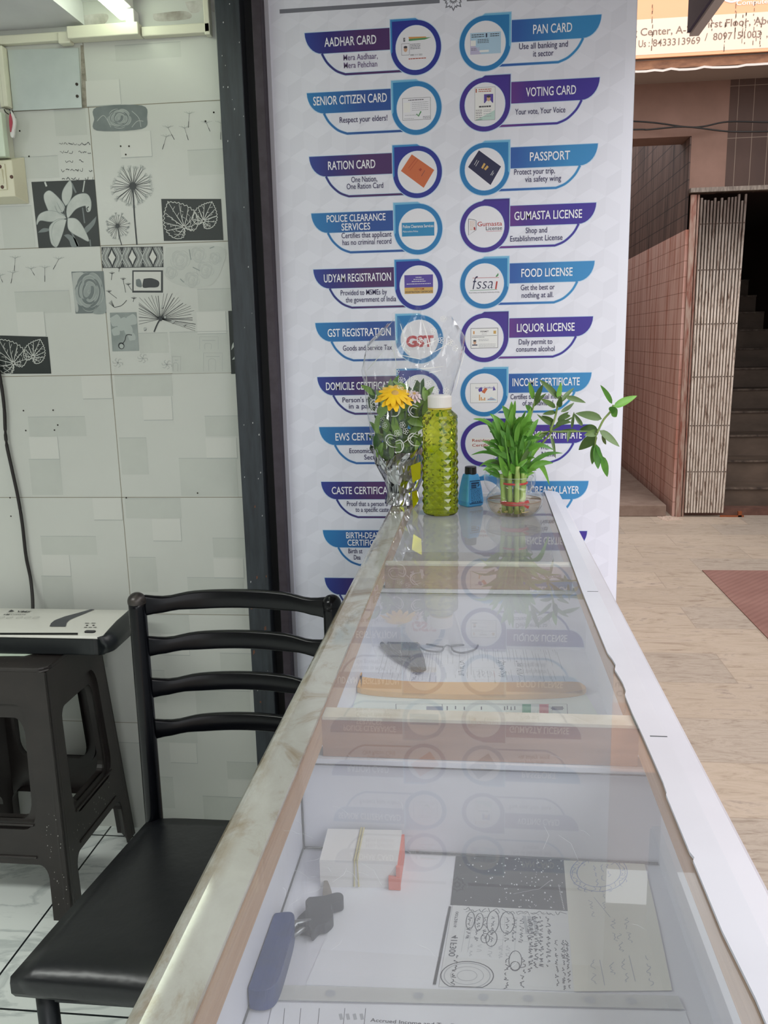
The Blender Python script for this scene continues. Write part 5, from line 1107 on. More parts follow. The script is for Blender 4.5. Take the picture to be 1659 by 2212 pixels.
for i, (x0, y0, x1, y1, wd, mi) in enumerate([
 (1207, 862, 1165, 820, 13, 2), (1204, 858, 1212, 826, 12, 0), (1210, 870, 1240, 838, 9, 2), (1222, 858, 1265, 870, 12, 2), (1200, 880, 1168, 862, 12, 2), (1200, 890, 1172, 895, 10, 2), (1212, 890, 1240, 870, 9, 2), (1205, 905, 1232, 898, 14, 2), (1205, 910, 1228, 890, 11, 2), (1198, 912, 1170, 898, 11, 2), (1196, 920, 1160, 895, 8, 2), (1200, 918, 1234, 912, 12, 2), (1152, 862, 1142, 825, 11, 0), (1156, 870, 1173, 830, 11, 2), (1150, 880, 1180, 850, 10, 2), (1148, 890, 1135, 875, 12, 1), (1208, 880, 1212, 855, 14, 2), (1185, 932, 1150, 960, 10, 2), (1230, 930, 1226, 955, 8, 2), (1190, 930, 1240, 900, 6, 2), (1175, 935, 1135, 955, 8, 2), (1190, 940, 1200, 990, 7, 2), (1235, 925, 1240, 890, 6, 2), (1258, 920, 1240, 893, 9, 2),
 (1325, 880, 1376, 855, 17, 0), (1322, 872, 1297, 832, 11, 1), (1320, 885, 1332, 900, 20, 1), (1318, 890, 1330, 880, 16, 1), (1300, 905, 1243, 893, 19, 2), (1295, 930, 1338, 965, 20, 2), (1292, 930, 1252, 928, 19, 2), (1290, 945, 1250, 972, 24, 2), (1283, 958, 1279, 1003, 17, 1), (1288, 960, 1292, 1013, 18, 1), (1300, 985, 1312, 1030, 17, 1), (1288, 960, 1306, 1000, 7, 1), (1300, 940, 1309, 960, 8, 2), (1250, 932, 1200, 935, 10, 2), (1292, 932, 1262, 940, 16, 2)]):
    leaf(bm, LP(x0, y0, YB+.01), LP(x1, y1, YB+.01+rnd.uniform(-.03, .03)), wd*.00102, rnd.uniform(-.05, .08), mi)
add('branch_foliage', bm, [LEAF1, LEAF2, LEAF3], bb, recalc=False)
ZTB = ZG+.0036
# bouquet
fc = Vector((-.163, 1.805, ZTB)); bq = root('bouquet', 'yellow flower bouquet in silver foil and printed clear wrap leaning against the banner', 'bouquet', fc)
m, t, p = nt('crumpled_silver_foil'); p.inputs['Base Color'].default_value = lin('b9b9be'); p.inputs['Metallic'].default_value = 1; p.inputs['Roughness'].default_value = .12
v_ = t.nodes.new('ShaderNodeTexVoronoi'); v_.inputs['Scale'].default_value = 42; t.links.new(coords(t, (1, 1, .6)), v_.inputs[0]); bump(t, p, v_.outputs[0], 1.0, .012); FOIL = m
def fpx(x, y): q = at_y(x, y, 1.805); return q.x, q.z
def wrap(levels, seg=40, crump=.0, jag=None):
    """tapering wrap through (y_px, left_px, right_px, depth) levels"""
    bm = B(); rings = []
    for y, l, r, dp in levels:
        xa, z = fpx(l, y); xb, _ = fpx(r, y); cx = (xa+xb)/2; rx = (xb-xa)/2
        rg = []
        for k in range(seg):
            a = 2*PI*k/seg; f = 1+crump*rnd.uniform(-1, 1)*(.4 if y > 1080 else 1); zz_ = z+(jag(a, y) if jag else 0)
            rg.append(bm.verts.new((cx+rx*math.cos(a)*f, min(1.805+dp*math.sin(a)*f, 1.993), max(zz_, ZTB))))
        rings.append(rg)
    for a, b in zip(rings, rings[1:]):
        for k in range(seg): bm.faces.new((a[k], a[(k+1) % seg], b[(k+1) % seg], b[k]))
    return bm
bm = wrap([(1103, 836, 905, .034), (1090, 832, 908, .036), (1075, 834, 906, .035), (1060, 838, 902, .033), (1040, 832, 912, .037), (1020, 824, 918, .042), (1000, 813, 922, .047), (985, 806, 926, .05), (972, 801, 930, .053)], 34, .075, lambda a, y: (.012*math.sin(3*a+4)+.008*math.sin(7*a) if y < 1000 else 0))
add('foil_wrap', bm, FOIL, bq)
bm = B(); lathe(bm, [(0, .002), (.03, .002), (.031, .04)], fc, 20); add('base', bm, M('foil_base', 'c6c6ca', .3, .9), bq)
GO = M('yellow_foil_side', 'c9c41c', .25, .6)
bm = B()
for px in ([(890, 1000), (912, 990), (912, 1025), (895, 1035)], [(893, 1055), (904, 1050), (906, 1075), (896, 1090)]): pgon(bm, [fpx(*v) for v in px], lambda u, v, l: Vector((u, 1.752+.004*((u*1000) % 3), v)))
add('yellow_facet', bm, GO, bq)
CELL = glass('clear_cellophane', (.985, .985, .985), 1.6, .03, 'e8ecef', .05, None, crease=26)
def jag(a, y): return (.022*math.sin(a*2+.6)+.01*math.sin(5*a)+.004*math.sin(13*a)) if y < 770 else 0
bm = wrap([(1000, 815, 922, .049), (960, 806, 930, .053), (900, 795, 955, .058), (850, 788, 975, .062), (800, 783, 992, .065), (760, 792, 1004, .065), (715, 838, 975, .05)], 48, .022, jag)
add('cellophane', bm, CELL, bq, 'clear printed cellophane sleeve', smooth=True)
bm = B()
tipc = Vector((*fpx(903, 664),)); q = [fpx(845, 760), fpx(905, 755), fpx(960, 760), fpx(930, 715), fpx(912, 668), fpx(898, 660), fpx(885, 690), fpx(862, 730)]
bm2 = B(); P = [Vector((u, 1.80-.012*math.sin(i*2.1), v)) for i, (u, v) in enumerate(q)]; c = bm2.verts.new((fpx(905, 735)[0], 1.783, fpx(905, 735)[1])); V = [bm2.verts.new(v) for v in P]
for i in range(len(V)): bm2.faces.new((c, V[i], V[(i+1) % len(V)]))
bm.free(); add('cellophane_peak', bm2, CELL, bq)
# white curls and blossoms printed on the wrap, plus painted highlight strokes
bm = B()
def fm(u, v, l): return Vector((u, 1.805-.066-.0*l+.9*abs(u+.125)**2*8, v))
def wst2(pts, wd, n=6): ribbon(bm, spline([fpx(*v) for v in pts], n), [wd*.001*(.35+.65*math.sin(PI*i/(n*(len(pts)-1)))) for i in range(n*(len(pts)-1)+1)], fm, 0, 1)
for x, y, s in ((805, 880, 1), (826, 885, 1.1), (862, 885, -1), (895, 885, 1.1), (845, 950, 1.4), (895, 945, 1.2), (800, 868, .9), (870, 960, -1)):
    wst2([(x+12*s, y-12), (x, y-16), (x-7*s, y-5), (x+1, y+8), (x+13*s, y+10)], 2.4); wst2([(x+10*s, y-7), (x+1, y-10), (x-3*s, y-2), (x+4, y+4)], 1.4)
for x, y in ((828, 902), (808, 908), (834, 916), (875, 912), (882, 925), (863, 930), (820, 970), (816, 985), (822, 995), (872, 818), (900, 815), (930, 825), (945, 840), (965, 842), (940, 715), (955, 735), (960, 690), (862, 800), (870, 835), (912, 735), (975, 740), (985, 752)):
    for k in range(5):
        a = k*2*PI/5; cx, cy = x+4*math.cos(a), y+4*math.sin(a); wst2([(cx+2.6*math.cos(b), cy+2.6*math.sin(b)) for b in [2*PI*i/6 for i in range(7)]], 1.0, 3)
for a_, b_ in (((784, 800), (790, 840)), ((792, 850), (800, 900)), ((802, 905), (812, 960)), ((1004, 748), (996, 790)), ((994, 795), (984, 840)), ((790, 800), (830, 760)), ((940, 760), (980, 735)), ((850, 735), (862, 790)), ((915, 690), (935, 760)), ((868, 765), (915, 775)), ((783, 820), (792, 850)), ((786, 845), (806, 870)), ((792, 850), (820, 872)), ((876, 950), (905, 925)), ((905, 795), (960, 790)), ((930, 803), (955, 798)), ((918, 745), (945, 735)), ((890, 810), (884, 845)), ((905, 815), (888, 850)), ((870, 700), (880, 740)), ((870, 745), (890, 760))):  # white strokes painted along creases to stand in for highlights
    wst2([a_, ((a_[0]+b_[0])/2+1, (a_[1]+b_[1])/2), b_], 1.8, 3)
add('wrap_print_and_glints', bm, M('white_print_and_glints', 'e3e6e4', .4), bq, recalc=False)
bm = B()
GRN1 = M('deep_green_leaf', '37602b', .45, var='28491f', scale=30); GRN2 = M('fresh_green_leaf', '6f9634', .45, var='547d2a', scale=30)
for i in range(175):
    x, y = rnd.uniform(815, 915), rnd.uniform(838, 990); k = (985-y)/145; x = 815-10*k+(x-815)*(1+.12*k); Y = 1.805+rnd.uniform(-.032, .035); b0 = LP(x, y+14, Y); a = rnd.uniform(.2, PI-.2); L = rnd.uniform(.025, .05)
    leaf(bm, b0, b0+Vector((L*math.cos(a)*.8, rnd.uniform(-.01, .01), L*math.sin(a))), rnd.uniform(.010, .018), rnd.uniform(0, .12), 0 if rnd.random() < .62 else 1)
for x0, y0, x1, y1, wd in ((835, 880, 812, 842, 16), (870, 890, 895, 850, 16), (880, 910, 915, 920, 18), (848, 950, 830, 925, 12), (865, 985, 860, 930, 13), (905, 990, 900, 950, 16), (920, 870, 915, 835, 16), (925, 880, 930, 850, 14)):
    leaf(bm, LP(x0, y0, 1.775), LP(x1, y1, 1.795), wd*.001, .06, 1)
add('foliage', bm, [GRN1, GRN2], bq, recalc=False)
for k, (x0, y0, x1, y1) in enumerate(((842, 1000, 850, 860), (866, 1000, 864, 900), (890, 1000, 900, 860), (868, 1000, 880, 830))):
    bm = B(); tube(bm, [LP(x0, y0, 1.80), LP((x0+x1)/2+3, (y0+y1)/2, 1.795), LP(x1, y1, 1.79)], .0022, 7); add('stem', bm, GRN2, bq, smooth=True)
def flower(px, r, n, petal, centre, nrm, name, squash=1, parts=None):
    c = Vector(LP(*px)); nrm = Vector(nrm).normalized(); u = nrm.cross(Vector((0, 1, .2))).normalized() if abs(nrm.y) < .95 else Vector((1, 0, 0)); v = nrm.cross(u); bm = B()
    for lay_ in range(2):
        for k in range(n):
            a = 2*PI*k/n+lay_*PI/n+rnd.uniform(-.06, .06); d = u*math.cos(a)+v*math.sin(a); s = nrm.cross(d); L = r*(1-.18*lay_)*rnd.uniform(.9, 1.08); V = []
            for f, w_ in ((.15, .05), (.45, .13), (.8, .15), (1, .05)): V.append((c+d*L*f+nrm*(.004+.006*lay_)-nrm*f*f*L*.25+s*L*w_, c+d*L*f+nrm*(.004+.006*lay_)-nrm*f*f*L*.25-s*L*w_))
            for (a1, b1), (a2, b2) in zip(V, V[1:]): face(bm, [a1, b1, b2, a2])
    o = add(name, bm, petal, bq, recalc=False)
    bm = B(); lathe(bm, [(0, .007), (r*.16, .006), (r*.22, .003), (r*.2, 0)], (0, 0, 0), 16); M4 = nrm.to_track_quat('Z', 'Y').to_matrix().to_4x4(); M4.translation = c+nrm*.005; bmesh.ops.transform(bm, matrix=M4, verts=bm.verts); add('flower_centre', bm, centre, o, smooth=True)
flower((853, 856, 1.738), .040, 14, M('yellow_petal', 'f0c51c', .5, var='e6b012', scale=60), M('flower_centre', 'c9a25a', .7), (.1, -.55, .75), 'yellow_flower')
flower((893, 858, 1.756), .02, 10, M('pale_pink_petal', 'd9c3c6', .5), M('flower_centre', 'c9a25a', .7), (.2, -.5, .8), 'pale_flower')

# ================================================================ SHOP FURNITURE
# black ladder-back chair
ch = root('dining_chair', 'black steel ladder-back chair with black vinyl seat behind the counter', 'chair', (-.46, 1.25, 0))
CB = M('black_gloss_paint', '05060b', .22, spec=.3); VIN = M('black_vinyl', '14161a', .34, bumps=.12, scale=9, dist=.02)
YC = 1.46
def cp(x, y): return at_y(x, y, YC)
lp0, lp1 = cp(294, 1300), cp(323, 1757); rp0 = cp(716, 1303)
lx, ltop = lp0.x, lp0.z; sz = lp1.z; rx_ = rp0.x
def post(x, sgn, lab=None):
    bm = B(); tube(bm, [(x-.004*sgn, YC-.0, 0.0), (x-.002*sgn, YC-.0, sz*.6), (x, YC, sz), (x, YC+.004, ltop-.012), (x, YC+.004, ltop)], [.0145, .0165, .0175, .0165, .0165], 16); return add('back_post', bm, CB, ch, smooth=True, bevel=0)
pl_ = post(lx, 1); pr_ = post(rx_, -1)
for x, o_ in ((lx, pl_), (rx_, pr_)):
    bm = B(); lathe(bm, [(.0175, -.004)]+[(.0178*math.cos(a), .0175*math.sin(a)) for a in [k*PI/16 for k in range(0, 9)]], (x, YC+.004, ltop), 20); add('post_cap', bm, M('worn_black_cap', '4a4541', .35, .3, var='231f1f', scale=60) if o_ is pl_ else CB, o_, 'worn rounded cap' if o_ is pl_ else None, smooth=True)
for yl, yr in ((1311, 1306), (1400, 1394), (1490, 1484), (1579, 1572)):
    z = cp(305, yl).z; bm = B(); n = 26; rows = []
    for k in range(n+1):
        f = k/n; x = lx+(rx_-lx)*f; yb = YC+.004+.045*math.sin(PI*f)**.8 if 0 < f < 1 else YC+.004
        e = min(f, 1-f); hh = .0185-.003*math.exp(-((e-.16)/.07)**2)+.002*(e < .06); zc = z+.004*math.sin(PI*f)-.003*math.exp(-((e-.12)/.06)**2)
        rows.append([bm.verts.new((x, yb-.007, zc-hh)), bm.verts.new((x, yb-.009, zc)), bm.verts.new((x, yb-.007, zc+hh)), bm.verts.new((x, yb+.005, zc+hh)), bm.verts.new((x, yb+.005, zc-hh))])
    for a, b in zip(rows, rows[1:]):
        for k in range(5): bm.faces.new((a[k], a[(k+1) % 5], b[(k+1) % 5], b[k]))
    bm.faces.new(rows[0]); bm.faces.new(rows[-1][::-1]); add('back_slat', bm, CB, ch, smooth=True, bevel=.0045, bseg=4)
fl = at_z(22, 2105, sz-.01); bl = (lx-.012, YC-.012)
q = [(bl[0], bl[1]), (fl.x, fl.y), (rx_-.01+.03, fl.y-.012), (rx_+.012, YC-.012)]
bm = B(); n = 14; g = []
def sq(s, t_): a = Vector(q[0]).lerp(Vector(q[3]), s); b = Vector(q[1]).lerp(Vector(q[2]), s); return a.lerp(b, t_)
for i in range(n+1):
    row = []
    for j in range(n+1):
        s, t_ = i/n, j/n; p_ = sq(s, t_); ed = min(s, 1-s, (1-t_)); dome = .012*(1-math.exp(-ed/.05)); row.append(bm.verts.new((p_.x, p_.y, sz-.012+dome+.0015*math.sin(9*s+5*t_)*math.exp(-((1-t_)/.25)**2))))
    g.append(row)
for i in range(n):
    for j in range(n): bm.faces.new((g[i][j], g[i][j+1], g[i+1][j+1], g[i+1][j]))
edge = [g[i][0] for i in range(n+1)]+[g[n][j] for j in range(1, n+1)]+[g[i][n] for i in range(n-1, -1, -1)]+[g[0][j] for j in range(n-1, 0, -1)]
prev = edge
for dz, k in ((.012, 1.006), (.03, 1.006), (.038, .99)):
    c = Vector((sum(v.co.x for v in edge)/len(edge), sum(v.co.y for v in edge)/len(edge), 0)); nx = [bm.verts.new((c.x+(v.co.x-c.x)*k, c.y+(v.co.y-c.y)*k if v.co.y < c.y else v.co.y, sz-.012-dz)) for v in edge]
    for a in range(len(edge)): bm.faces.new((prev[a], prev[(a+1) % len(edge)], nx[(a+1) % len(edge)], nx[a]))
    prev = nx
bm.faces.new(prev); add('seat', bm, VIN, ch, 'black vinyl padded seat', smooth=True)
fx0, fy0 = fl.x+.032, fl.y+.03
bm = B(); box(bm, (fx0, fy0-.006, sz-.078), (rx_-.01, fy0+.012, sz-.05)); box(bm, (fx0-.006, fy0, sz-.078), (fx0+.014, YC, sz-.05)); box(bm, (rx_-.02, fy0, sz-.078), (rx_, YC, sz-.05)); add('seat_frame', bm, M('dark_steel_frame', '1d2125', .35, spec=.5), ch, bevel=.003)
for x in (fx0+.004, rx_-.012):
    bm = B(); tube(bm, [(x, fy0, 0), (x, fy0, sz-.05)], .0165, 16); add('front_leg', bm, M('dark_steel_frame', '1d2125', .35), ch, smooth=True)

# dark plastic stool
ZS = .60
so_ = root('plastic_stool', 'tall dark brown-black plastic stool carrying the laminating machine', 'stool', (-1.11, 1.8, 0))
PLA = M('dark_moulded_plastic', '231f1e', .42, var='2c2725', scale=12, bumps=.1, dist=.004)
tx0, tx1, ty0, ty1 = -1.26, -.955, 1.665, 1.93; bx0, bx1, by0, by1 = -1.30, -.925, 1.618, 1.975
bm = B(); prism(bm, [Vector((x, y, ZS-.025)) for x, y in rrect(tx0, ty0, tx1, ty1, .028, 4)], (0, 0, .025)); add('top', bm, PLA, so_, bevel=.003)
bm = B()
for k in range(46): x, y = rnd.uniform(tx0+.03, tx1-.02), rnd.uniform(ty0+.02, ty0+.12); rect(bm, x-.0006, y-.0006, x+.0006, y+.0006, lambda u, v, l: Vector((u, v, ZS+.0003)))
dd = bm
def stool_side(axis):
    """one moulded side: outline with an arched foot opening, a window and a raised rim"""
    r = [(0, 0), (.13, 0)]+[(.13, .12)]+[(.19-.06*math.cos(a), .17+.055*math.sin(a)) for a in [k*PI/10 for k in range(0, 6)]]+[(.81+.06*math.sin(a), .17+.055*math.cos(a)) for a in [k*PI/10 for k in range(0, 6)]]+[(.87, .12), (.87, 0), (1, 0), (1, .985), (0, .985)]
    win = rrect(.22, .40, .78, .80, .075, 6); rim = rrect(.17, .365, .83, .86, .1, 6)
    def mp3(u, v, w_):
        if axis in 'FB': x = (bx0+(bx1-bx0)*u)*(1-v)+(tx0+(tx1-tx0)*u)*v; y = by0*(1-v)+ty0*v if axis == 'F' else by1*(1-v)+ty1*v; return Vector((x, y+(w_ if axis == 'F' else -w_), v*ZS))
        y = (by0+(by1-by0)*u)*(1-v)+(ty0+(ty1-ty0)*u)*v; x = bx1*(1-v)+tx1*v if axis == 'R' else bx0*(1-v)+tx0*v; return Vector((x-(w_ if axis == 'R' else -w_), y, v*ZS))
    bm = B(); vf = fill2d([r, rim], .004); put(bm, vf, lambda v: mp3(v.x, v.y, v.z+.002))
    vf = fill2d([rim, win], .004); put(bm, vf, lambda v: mp3(v.x, v.y, v.z+.012))
    L = len(rim); a = [bm.verts.new(mp3(x, y, .002)) for x, y in rim]; b = [bm.verts.new(mp3(x, y, .014)) for x, y in rim]
    for k in range(L): bm.faces.new((a[k], a[(k+1) % L], b[(k+1) % L], b[k]))
    a = [bm.verts.new(mp3(x, y, .010)) for x, y in win]; b = [bm.verts.new(mp3(x, y, .028)) for x, y in win]; L = len(win)
    for k in range(L): bm.faces.new((a[k], a[(k+1) % L], b[(k+1) % L], b[k]))
    foot = r[1:15]; a = [bm.verts.new(mp3(x, y, 0)) for x, y in foot]; b = [bm.verts.new(mp3(x, y, .03)) for x, y in foot]
    for k in range(len(foot)-1): bm.faces.new((a[k], a[k+1], b[k+1], b[k]))
    # crossbar bead
    tube(bm, [mp3(.2, .385, -.001), mp3(.8, .385, -.001)], .003, 6); tube(bm, [mp3(.2, .255, -.001), mp3(.8, .255, -.001)], .003, 6)
    return bm
for ax in 'FRBL': add('side_panel', stool_side(ax), PLA, so_)
for sx in (0, 1):
    for sy in (0, 1):
        bx, by = (bx1 if sx else bx0), (by1 if sy else by0); tx_, ty_ = (tx1 if sx else tx0), (ty1 if sy else ty0); dx, dy = (-1 if sx else 1), (-1 if sy else 1); w0, w1 = .038, .03
        bm = B(); A_ = [(bx+dx*.002+dx*w0, by+dy*.003), (bx+dx*.012, by-dy*.001), (bx-dx*.001, by+dy*.012), (bx+dx*.003, by+dy*.002+dy*w0)]; T_ = [(tx_+dx*w1, ty_+dy*.003), (tx_+dx*.014, ty_-dy*.001), (tx_-dx*.001, ty_+dy*.014), (tx_+dx*.003, ty_+dy*w1)]
        a = [bm.verts.new((x, y, 0.0)) for x, y in A_]; b = [bm.verts.new((x, y, ZS-.006)) for x, y in T_]
        for k in range(3): bm.faces.new((a[k], a[k+1], b[k+1], b[k]))
        bm.faces.new((a[3], a[0], b[0], b[3])); bm.faces.new(a); bm.faces.new(b[::-1]); add('leg', bm, PLA, so_, bevel=.003)
# white flecks on the plastic
for k in range(60):
    v = rnd.uniform(.05, .45); side = rnd.random() < .5
    if side: u = rnd.uniform(.02, .12); x = (bx0+(bx1-bx0)*(1-u))*(1-v)+(tx0+(tx1-tx0)*(1-u))*v; y = by0*(1-v)+ty0*v-.0016; s = rnd.uniform(.0004, .0012); face(dd, [(x-s, y, v*ZS-s*2), (x+s, y, v*ZS-s), (x+s, y, v*ZS+s*2), (x-s, y, v*ZS+s)])
    else: u = rnd.uniform(.03, .8); v = rnd.uniform(.26, .36); y = (by0+(by1-by0)*u)*(1-v)+(ty0+(ty1-ty0)*u)*v; x = bx1*(1-v)+tx1*v+.0012; s = rnd.uniform(.0004, .0012); face(dd, [(x, y-s, v*ZS-s*2), (x, y+s, v*ZS-s), (x, y+s, v*ZS+s*2), (x, y-s, v*ZS+s)])
o = add('paint_fleck', dd, M('white_fleck', '9c9a94', .8), so_, recalc=False); o['kind'] = 'stuff'
# papers on the stool
bm = B(); z = ZS+.0005; P = [at_z(x, y, z) for x, y in ((-60, 1400), (100, 1393), (92, 1406), (80, 1411), (52, 1417), (-60, 1418))]; P[1].y = 1.80; P[0].y = 1.80
prism(bm, P, (0, 0, .0012)); prism(bm, [p_+Vector((-.012, -.003, .0012)) for p_ in P], (0, 0, .0006)); thing('paper_sheet', bm, M('pale_green_sheet', 'cfe0cd', .8), 'pale green sheets of paper sticking out under the laminating machine on the stool', 'paper', (P[4].x, P[4].y, z))
# laminating machine
lm = root('laminating_machine', 'white laminating machine with a black stripe and black base lying on the dark stool', 'laminator', (-1.05, 1.8, ZS))
def lpt(x, y, Y): return at_y(x, y, Y)
xr = -.862; xl = -1.33; zb = ZS+.0024
BASE = M('black_machine_base', '14181b', .35); SHELL = M('ivory_machine_shell', 'd5d5cd', .35)
yF = 1.74; zlip = at_y(150, 1374, yF).z; ztop = at_y(150, 1316, 1.915).z
side = [(yF, zlip-.001), (yF, zlip-.007), (yF+.006, zb+.006), (yF+.02, zb), (1.90, zb), (1.925, zb+.01), (1.93, ztop-.012), (1.925, ztop-.003)]
bm = B(); prism(bm, [(x, y, zb) for x, y in [(xl, yF), (xl, 1.925)]+[(xr+.018, 1.925)]+arc(xr-.022, yF+.045, .044, 0, -PI/2, 8)], (0, 0, zlip-.005-zb)); add('base', bm, BASE, lm, 'black lower housing', bevel=.004, bseg=3)
tops = [(yF-.002, zlip-.005), (yF-.003, zlip-.001), (yF+.003, zlip+.0015), (yF+.035, zlip+(ztop-zlip)*.35+.002), (yF+.09, zlip+(ztop-zlip)*.7+.003), (1.87, ztop+.0005), (1.915, ztop), (1.926, ztop-.004)]
def xe(y): return xr+.012*max(0, 1-abs(y-yF)/.19)-(.012 if y < yF+.001 else 0)
bm = B(); A_ = []
for k in range(11):
    f = k/10; A_.append([bm.verts.new((xl+(xe(y)-xl)*f, y, z)) for y, z in tops])
for a, b in zip(A_, A_[1:]):
    for k in range(len(tops)-1): bm.faces.new((a[k], a[k+1], b[k+1], b[k]))
add('shell', bm, SHELL, lm, 'ivory white top shell', smooth=True, recalc=True)
def top_at(y):
    for (a, za), (b, zb_) in zip(tops, tops[1:]):
        if a <= y <= b and b > a: return za+(zb_-za)*(y-a)/(b-a)
    return ztop
def tm(u, v, l): return Vector((u, v, top_at(v)+.0004*l+.0002))
bm = B(); rowsC = []
for y, z in tops:
    x = xe(y); o_ = .020*min(1, max(0, (y-yF+.004)/.04))**.5; rowsC.append([bm.verts.new(v) for v in ((x-.001, y, z+.0003), (x+.004+o_*.35, y, z-.004), (x+.004+o_, y+.001, zb+(z-zb)*.55), (x+.002+o_, y+.002, zb+.012), (x-.004, y+.004, zb+.001))])
for a, b in zip(rowsC, rowsC[1:]):
    for k in range(4): bm.faces.new((a[k], a[k+1], b[k+1], b[k]))
bm.faces.new(rowsC[0]); bm.faces.new(rowsC[-1][::-1])
add('end_cheek', bm, BASE, lm, 'black curved end cheek', smooth=True)
def lz(x, y, z): p_ = at_z(x, y, z); return p_
bm = B()
def surf(x, y):
    """point of the shell seen at a photo pixel"""
    d = ray(x, y); best = None
    for k in range(400):
        yy = tops[1][0]+(1.925-tops[1][0])*k/399; p_ = CO+d*(yy/d.y)
        if p_.z <= top_at(yy)+.0003: return (p_.x, yy)
    return (p_.x, yy)
q4 = [surf(-40, 1367.5), surf(168, 1367.5), surf(168, 1372), surf(-40, 1372)]
pgon(bm, q4, tm, 0, 2); add('feed_slot', bm, M('slot_black', '050506', .6), lm, recalc=False); bm = B()
L_ = [surf(*v) for v in ((107, 1354), (110, 1347), (117, 1341), (140, 1332), (170, 1324), (205, 1315))]; R_ = [surf(*v) for v in ((142, 1354), (144, 1346), (150, 1340), (165, 1333), (185, 1325), (211, 1315))]
for k in range(5):
    for s_ in range(4):
        f0, f1 = s_/4, (s_+1)/4; q4 = [Vector(L_[k]).lerp(Vector(L_[k+1]), f0), Vector(R_[k]).lerp(Vector(R_[k+1]), f0), Vector(R_[k]).lerp(Vector(R_[k+1]), f1), Vector(L_[k]).lerp(Vector(L_[k+1]), f1)]; pgon(bm, q4, tm, 0, 2)
add('stripe', bm, M('charcoal_stripe', '2b2f38', .35), lm, 'charcoal stripe', recalc=False)
bm = B()
def lt(s, x0, x1, y, capx, b=.01):
    a = surf(x0, y); c = surf(x1, y); text(bm, s, a[0], c[0], a[1], capx*.001, tm, 0, 3, b)
lt('VMS', 34, 64, 1323, 11, .02); pgon(bm, [surf(17, 1322), surf(25, 1318), surf(31, 1321), surf(24, 1322)], tm, 0, 3)
lt('LM', 7, 19, 1329, 8, .03); lt('CONSTR', 22, 55, 1329, 8, 0)
a = surf(14, 1325); c = surf(60, 1324.5); ribbon(bm, [a, c], .0012, tm, 0, 3)
for x in (3, 21, 42, 60, 78): a = surf(x, 1335); ribbon(bm, [(a[0]+.007*math.cos(k), a[1]+.009*math.sin(k)) for k in [2*PI*i/14 for i in range(15)]], .0008, tm, 1, 3); ribbon(bm, [(a[0]-.004, a[1]-.003), (a[0]+.004, a[1]+.003)], .0012, tm, 1, 3)
for x in (188, 202): a = surf(x, 1347); ribbon(bm, [(a[0]-.005, a[1]), (a[0]+.005, a[1])], .003, tm, 0, 3)
for x in (185, 195, 205): a = surf(x, 1356); ribbon(bm, [(a[0]-.004, a[1]), (a[0]+.004, a[1])], .003, tm, 0, 3)
add('print', bm, [M('machine_print', '2a2d2e', .5), M('machine_icon_print', '8a8c88', .5)], lm, recalc=False)
for x in (188, 202):
    a = surf(x, 1351); bm = B(); lathe(bm, [(.0028, 0), (.0024, .0012), (0, .0016)], (a[0], a[1], top_at(a[1])), 12); add('indicator_light', bm, M('dark_lens_dot', '231d1c', .3), lm, smooth=True)
a = surf(185, 1365); c = surf(205, 1365); bm = B(); zc = top_at(a[1]); P = [(x, y, zc-.002) for x, y in rrect(a[0]-.002, a[1]-.006, c[0]+.002, a[1]+.006, .0055, 5)]; prism(bm, P, (0, 0, .005)); add('power_switch', bm, M('switch_black', '17181b', .35), lm, bevel=.001)
# black power cable down the wall to the machine
bm = B(); P = [at_y(x, y, 1.99) for x, y in ((-14, 760), (0, 815), (9, 880), (13, 950), (25, 1010), (38, 1070), (48, 1130), (56, 1200), (66, 1250), (79, 1290), (90, 1322))]; P[-1].y = 1.945; P[-2].y = 1.97
tube(bm, spline(P, 6), .0042, 8); thing('power_cable', bm, M('black_cable', '1d1a19', .5), 'black power cable hanging down the tiled wall to the laminating machine', 'cable', smooth=True)

# ---------------------------------------------------------------- electrical things on the wall
PVC = M('ivory_pvc', 'd8d8c4', .4); PVC2 = M('cream_switch_plastic', 'd6d3bb', .35)
def wbox(bm, x0, y0, x1, y1, dep, mi=0):
    a = at_y(x0, y0, 2.0); b = at_y(x1, y1, 2.0); return box(bm, (a.x, 2.0-dep, b.z), (b.x, 1.9995, a.z), mi)
tr_ = root('cable_trunking', 'ivory plastic cable trunking running along the top of the tiled wall', 'cable trunking', (-.8, 2.0, 1.98))
zt0 = at_y(230, 82, 2.0).z
bm = B(); a = at_y(-200, 85, 2); b = at_y(135, 98, 2); box(bm, (a.x, 1.982, at_y(60, 98, 2).z), (b.x, 1.9995, at_y(60, 79, 2).z)); add('channel', bm, PVC, tr_, bevel=.002)
bm = B(); wbox(bm, 134, 76, 162, 100, .024); add('coupling', bm, PVC, tr_, bevel=.003)
bm = B(); a = at_y(158, 66, 2); b = at_y(312, 90, 2); box(bm, (a.x, 1.966, at_y(230, 90, 2).z), (b.x, 1.9995, at_y(230, 63, 2).z)); add('channel', bm, PVC, tr_, bevel=.002)
bm = B(); a = at_y(312, 62, 2); b = at_y(460, 80, 2); box(bm, (a.x, 1.979, at_y(385, 81, 2).z), (b.x, 1.9995, at_y(385, 60, 2).z)); add('channel', bm, PVC, tr_, bevel=.002)
bm = B(); a = at_y(440, -60, 2); b = at_y(459, 62, 2); box(bm, (a.x, 1.979, b.z-.018), (b.x, 1.9995, 2.058)); add('channel', bm, PVC, tr_, bevel=.002)
bm = B(); wbox(bm, -2, 105, 27, 236, .022); wbox(bm, 16, 105, 19, 236, .024); add('vertical_channel', bm, PVC, tr_, bevel=.002)
mp_ = root('metal_plate', 'grey galvanised metal plate fixed to the top left of the tiled wall', 'metal plate', (-1.0, 2.0, 1.9))
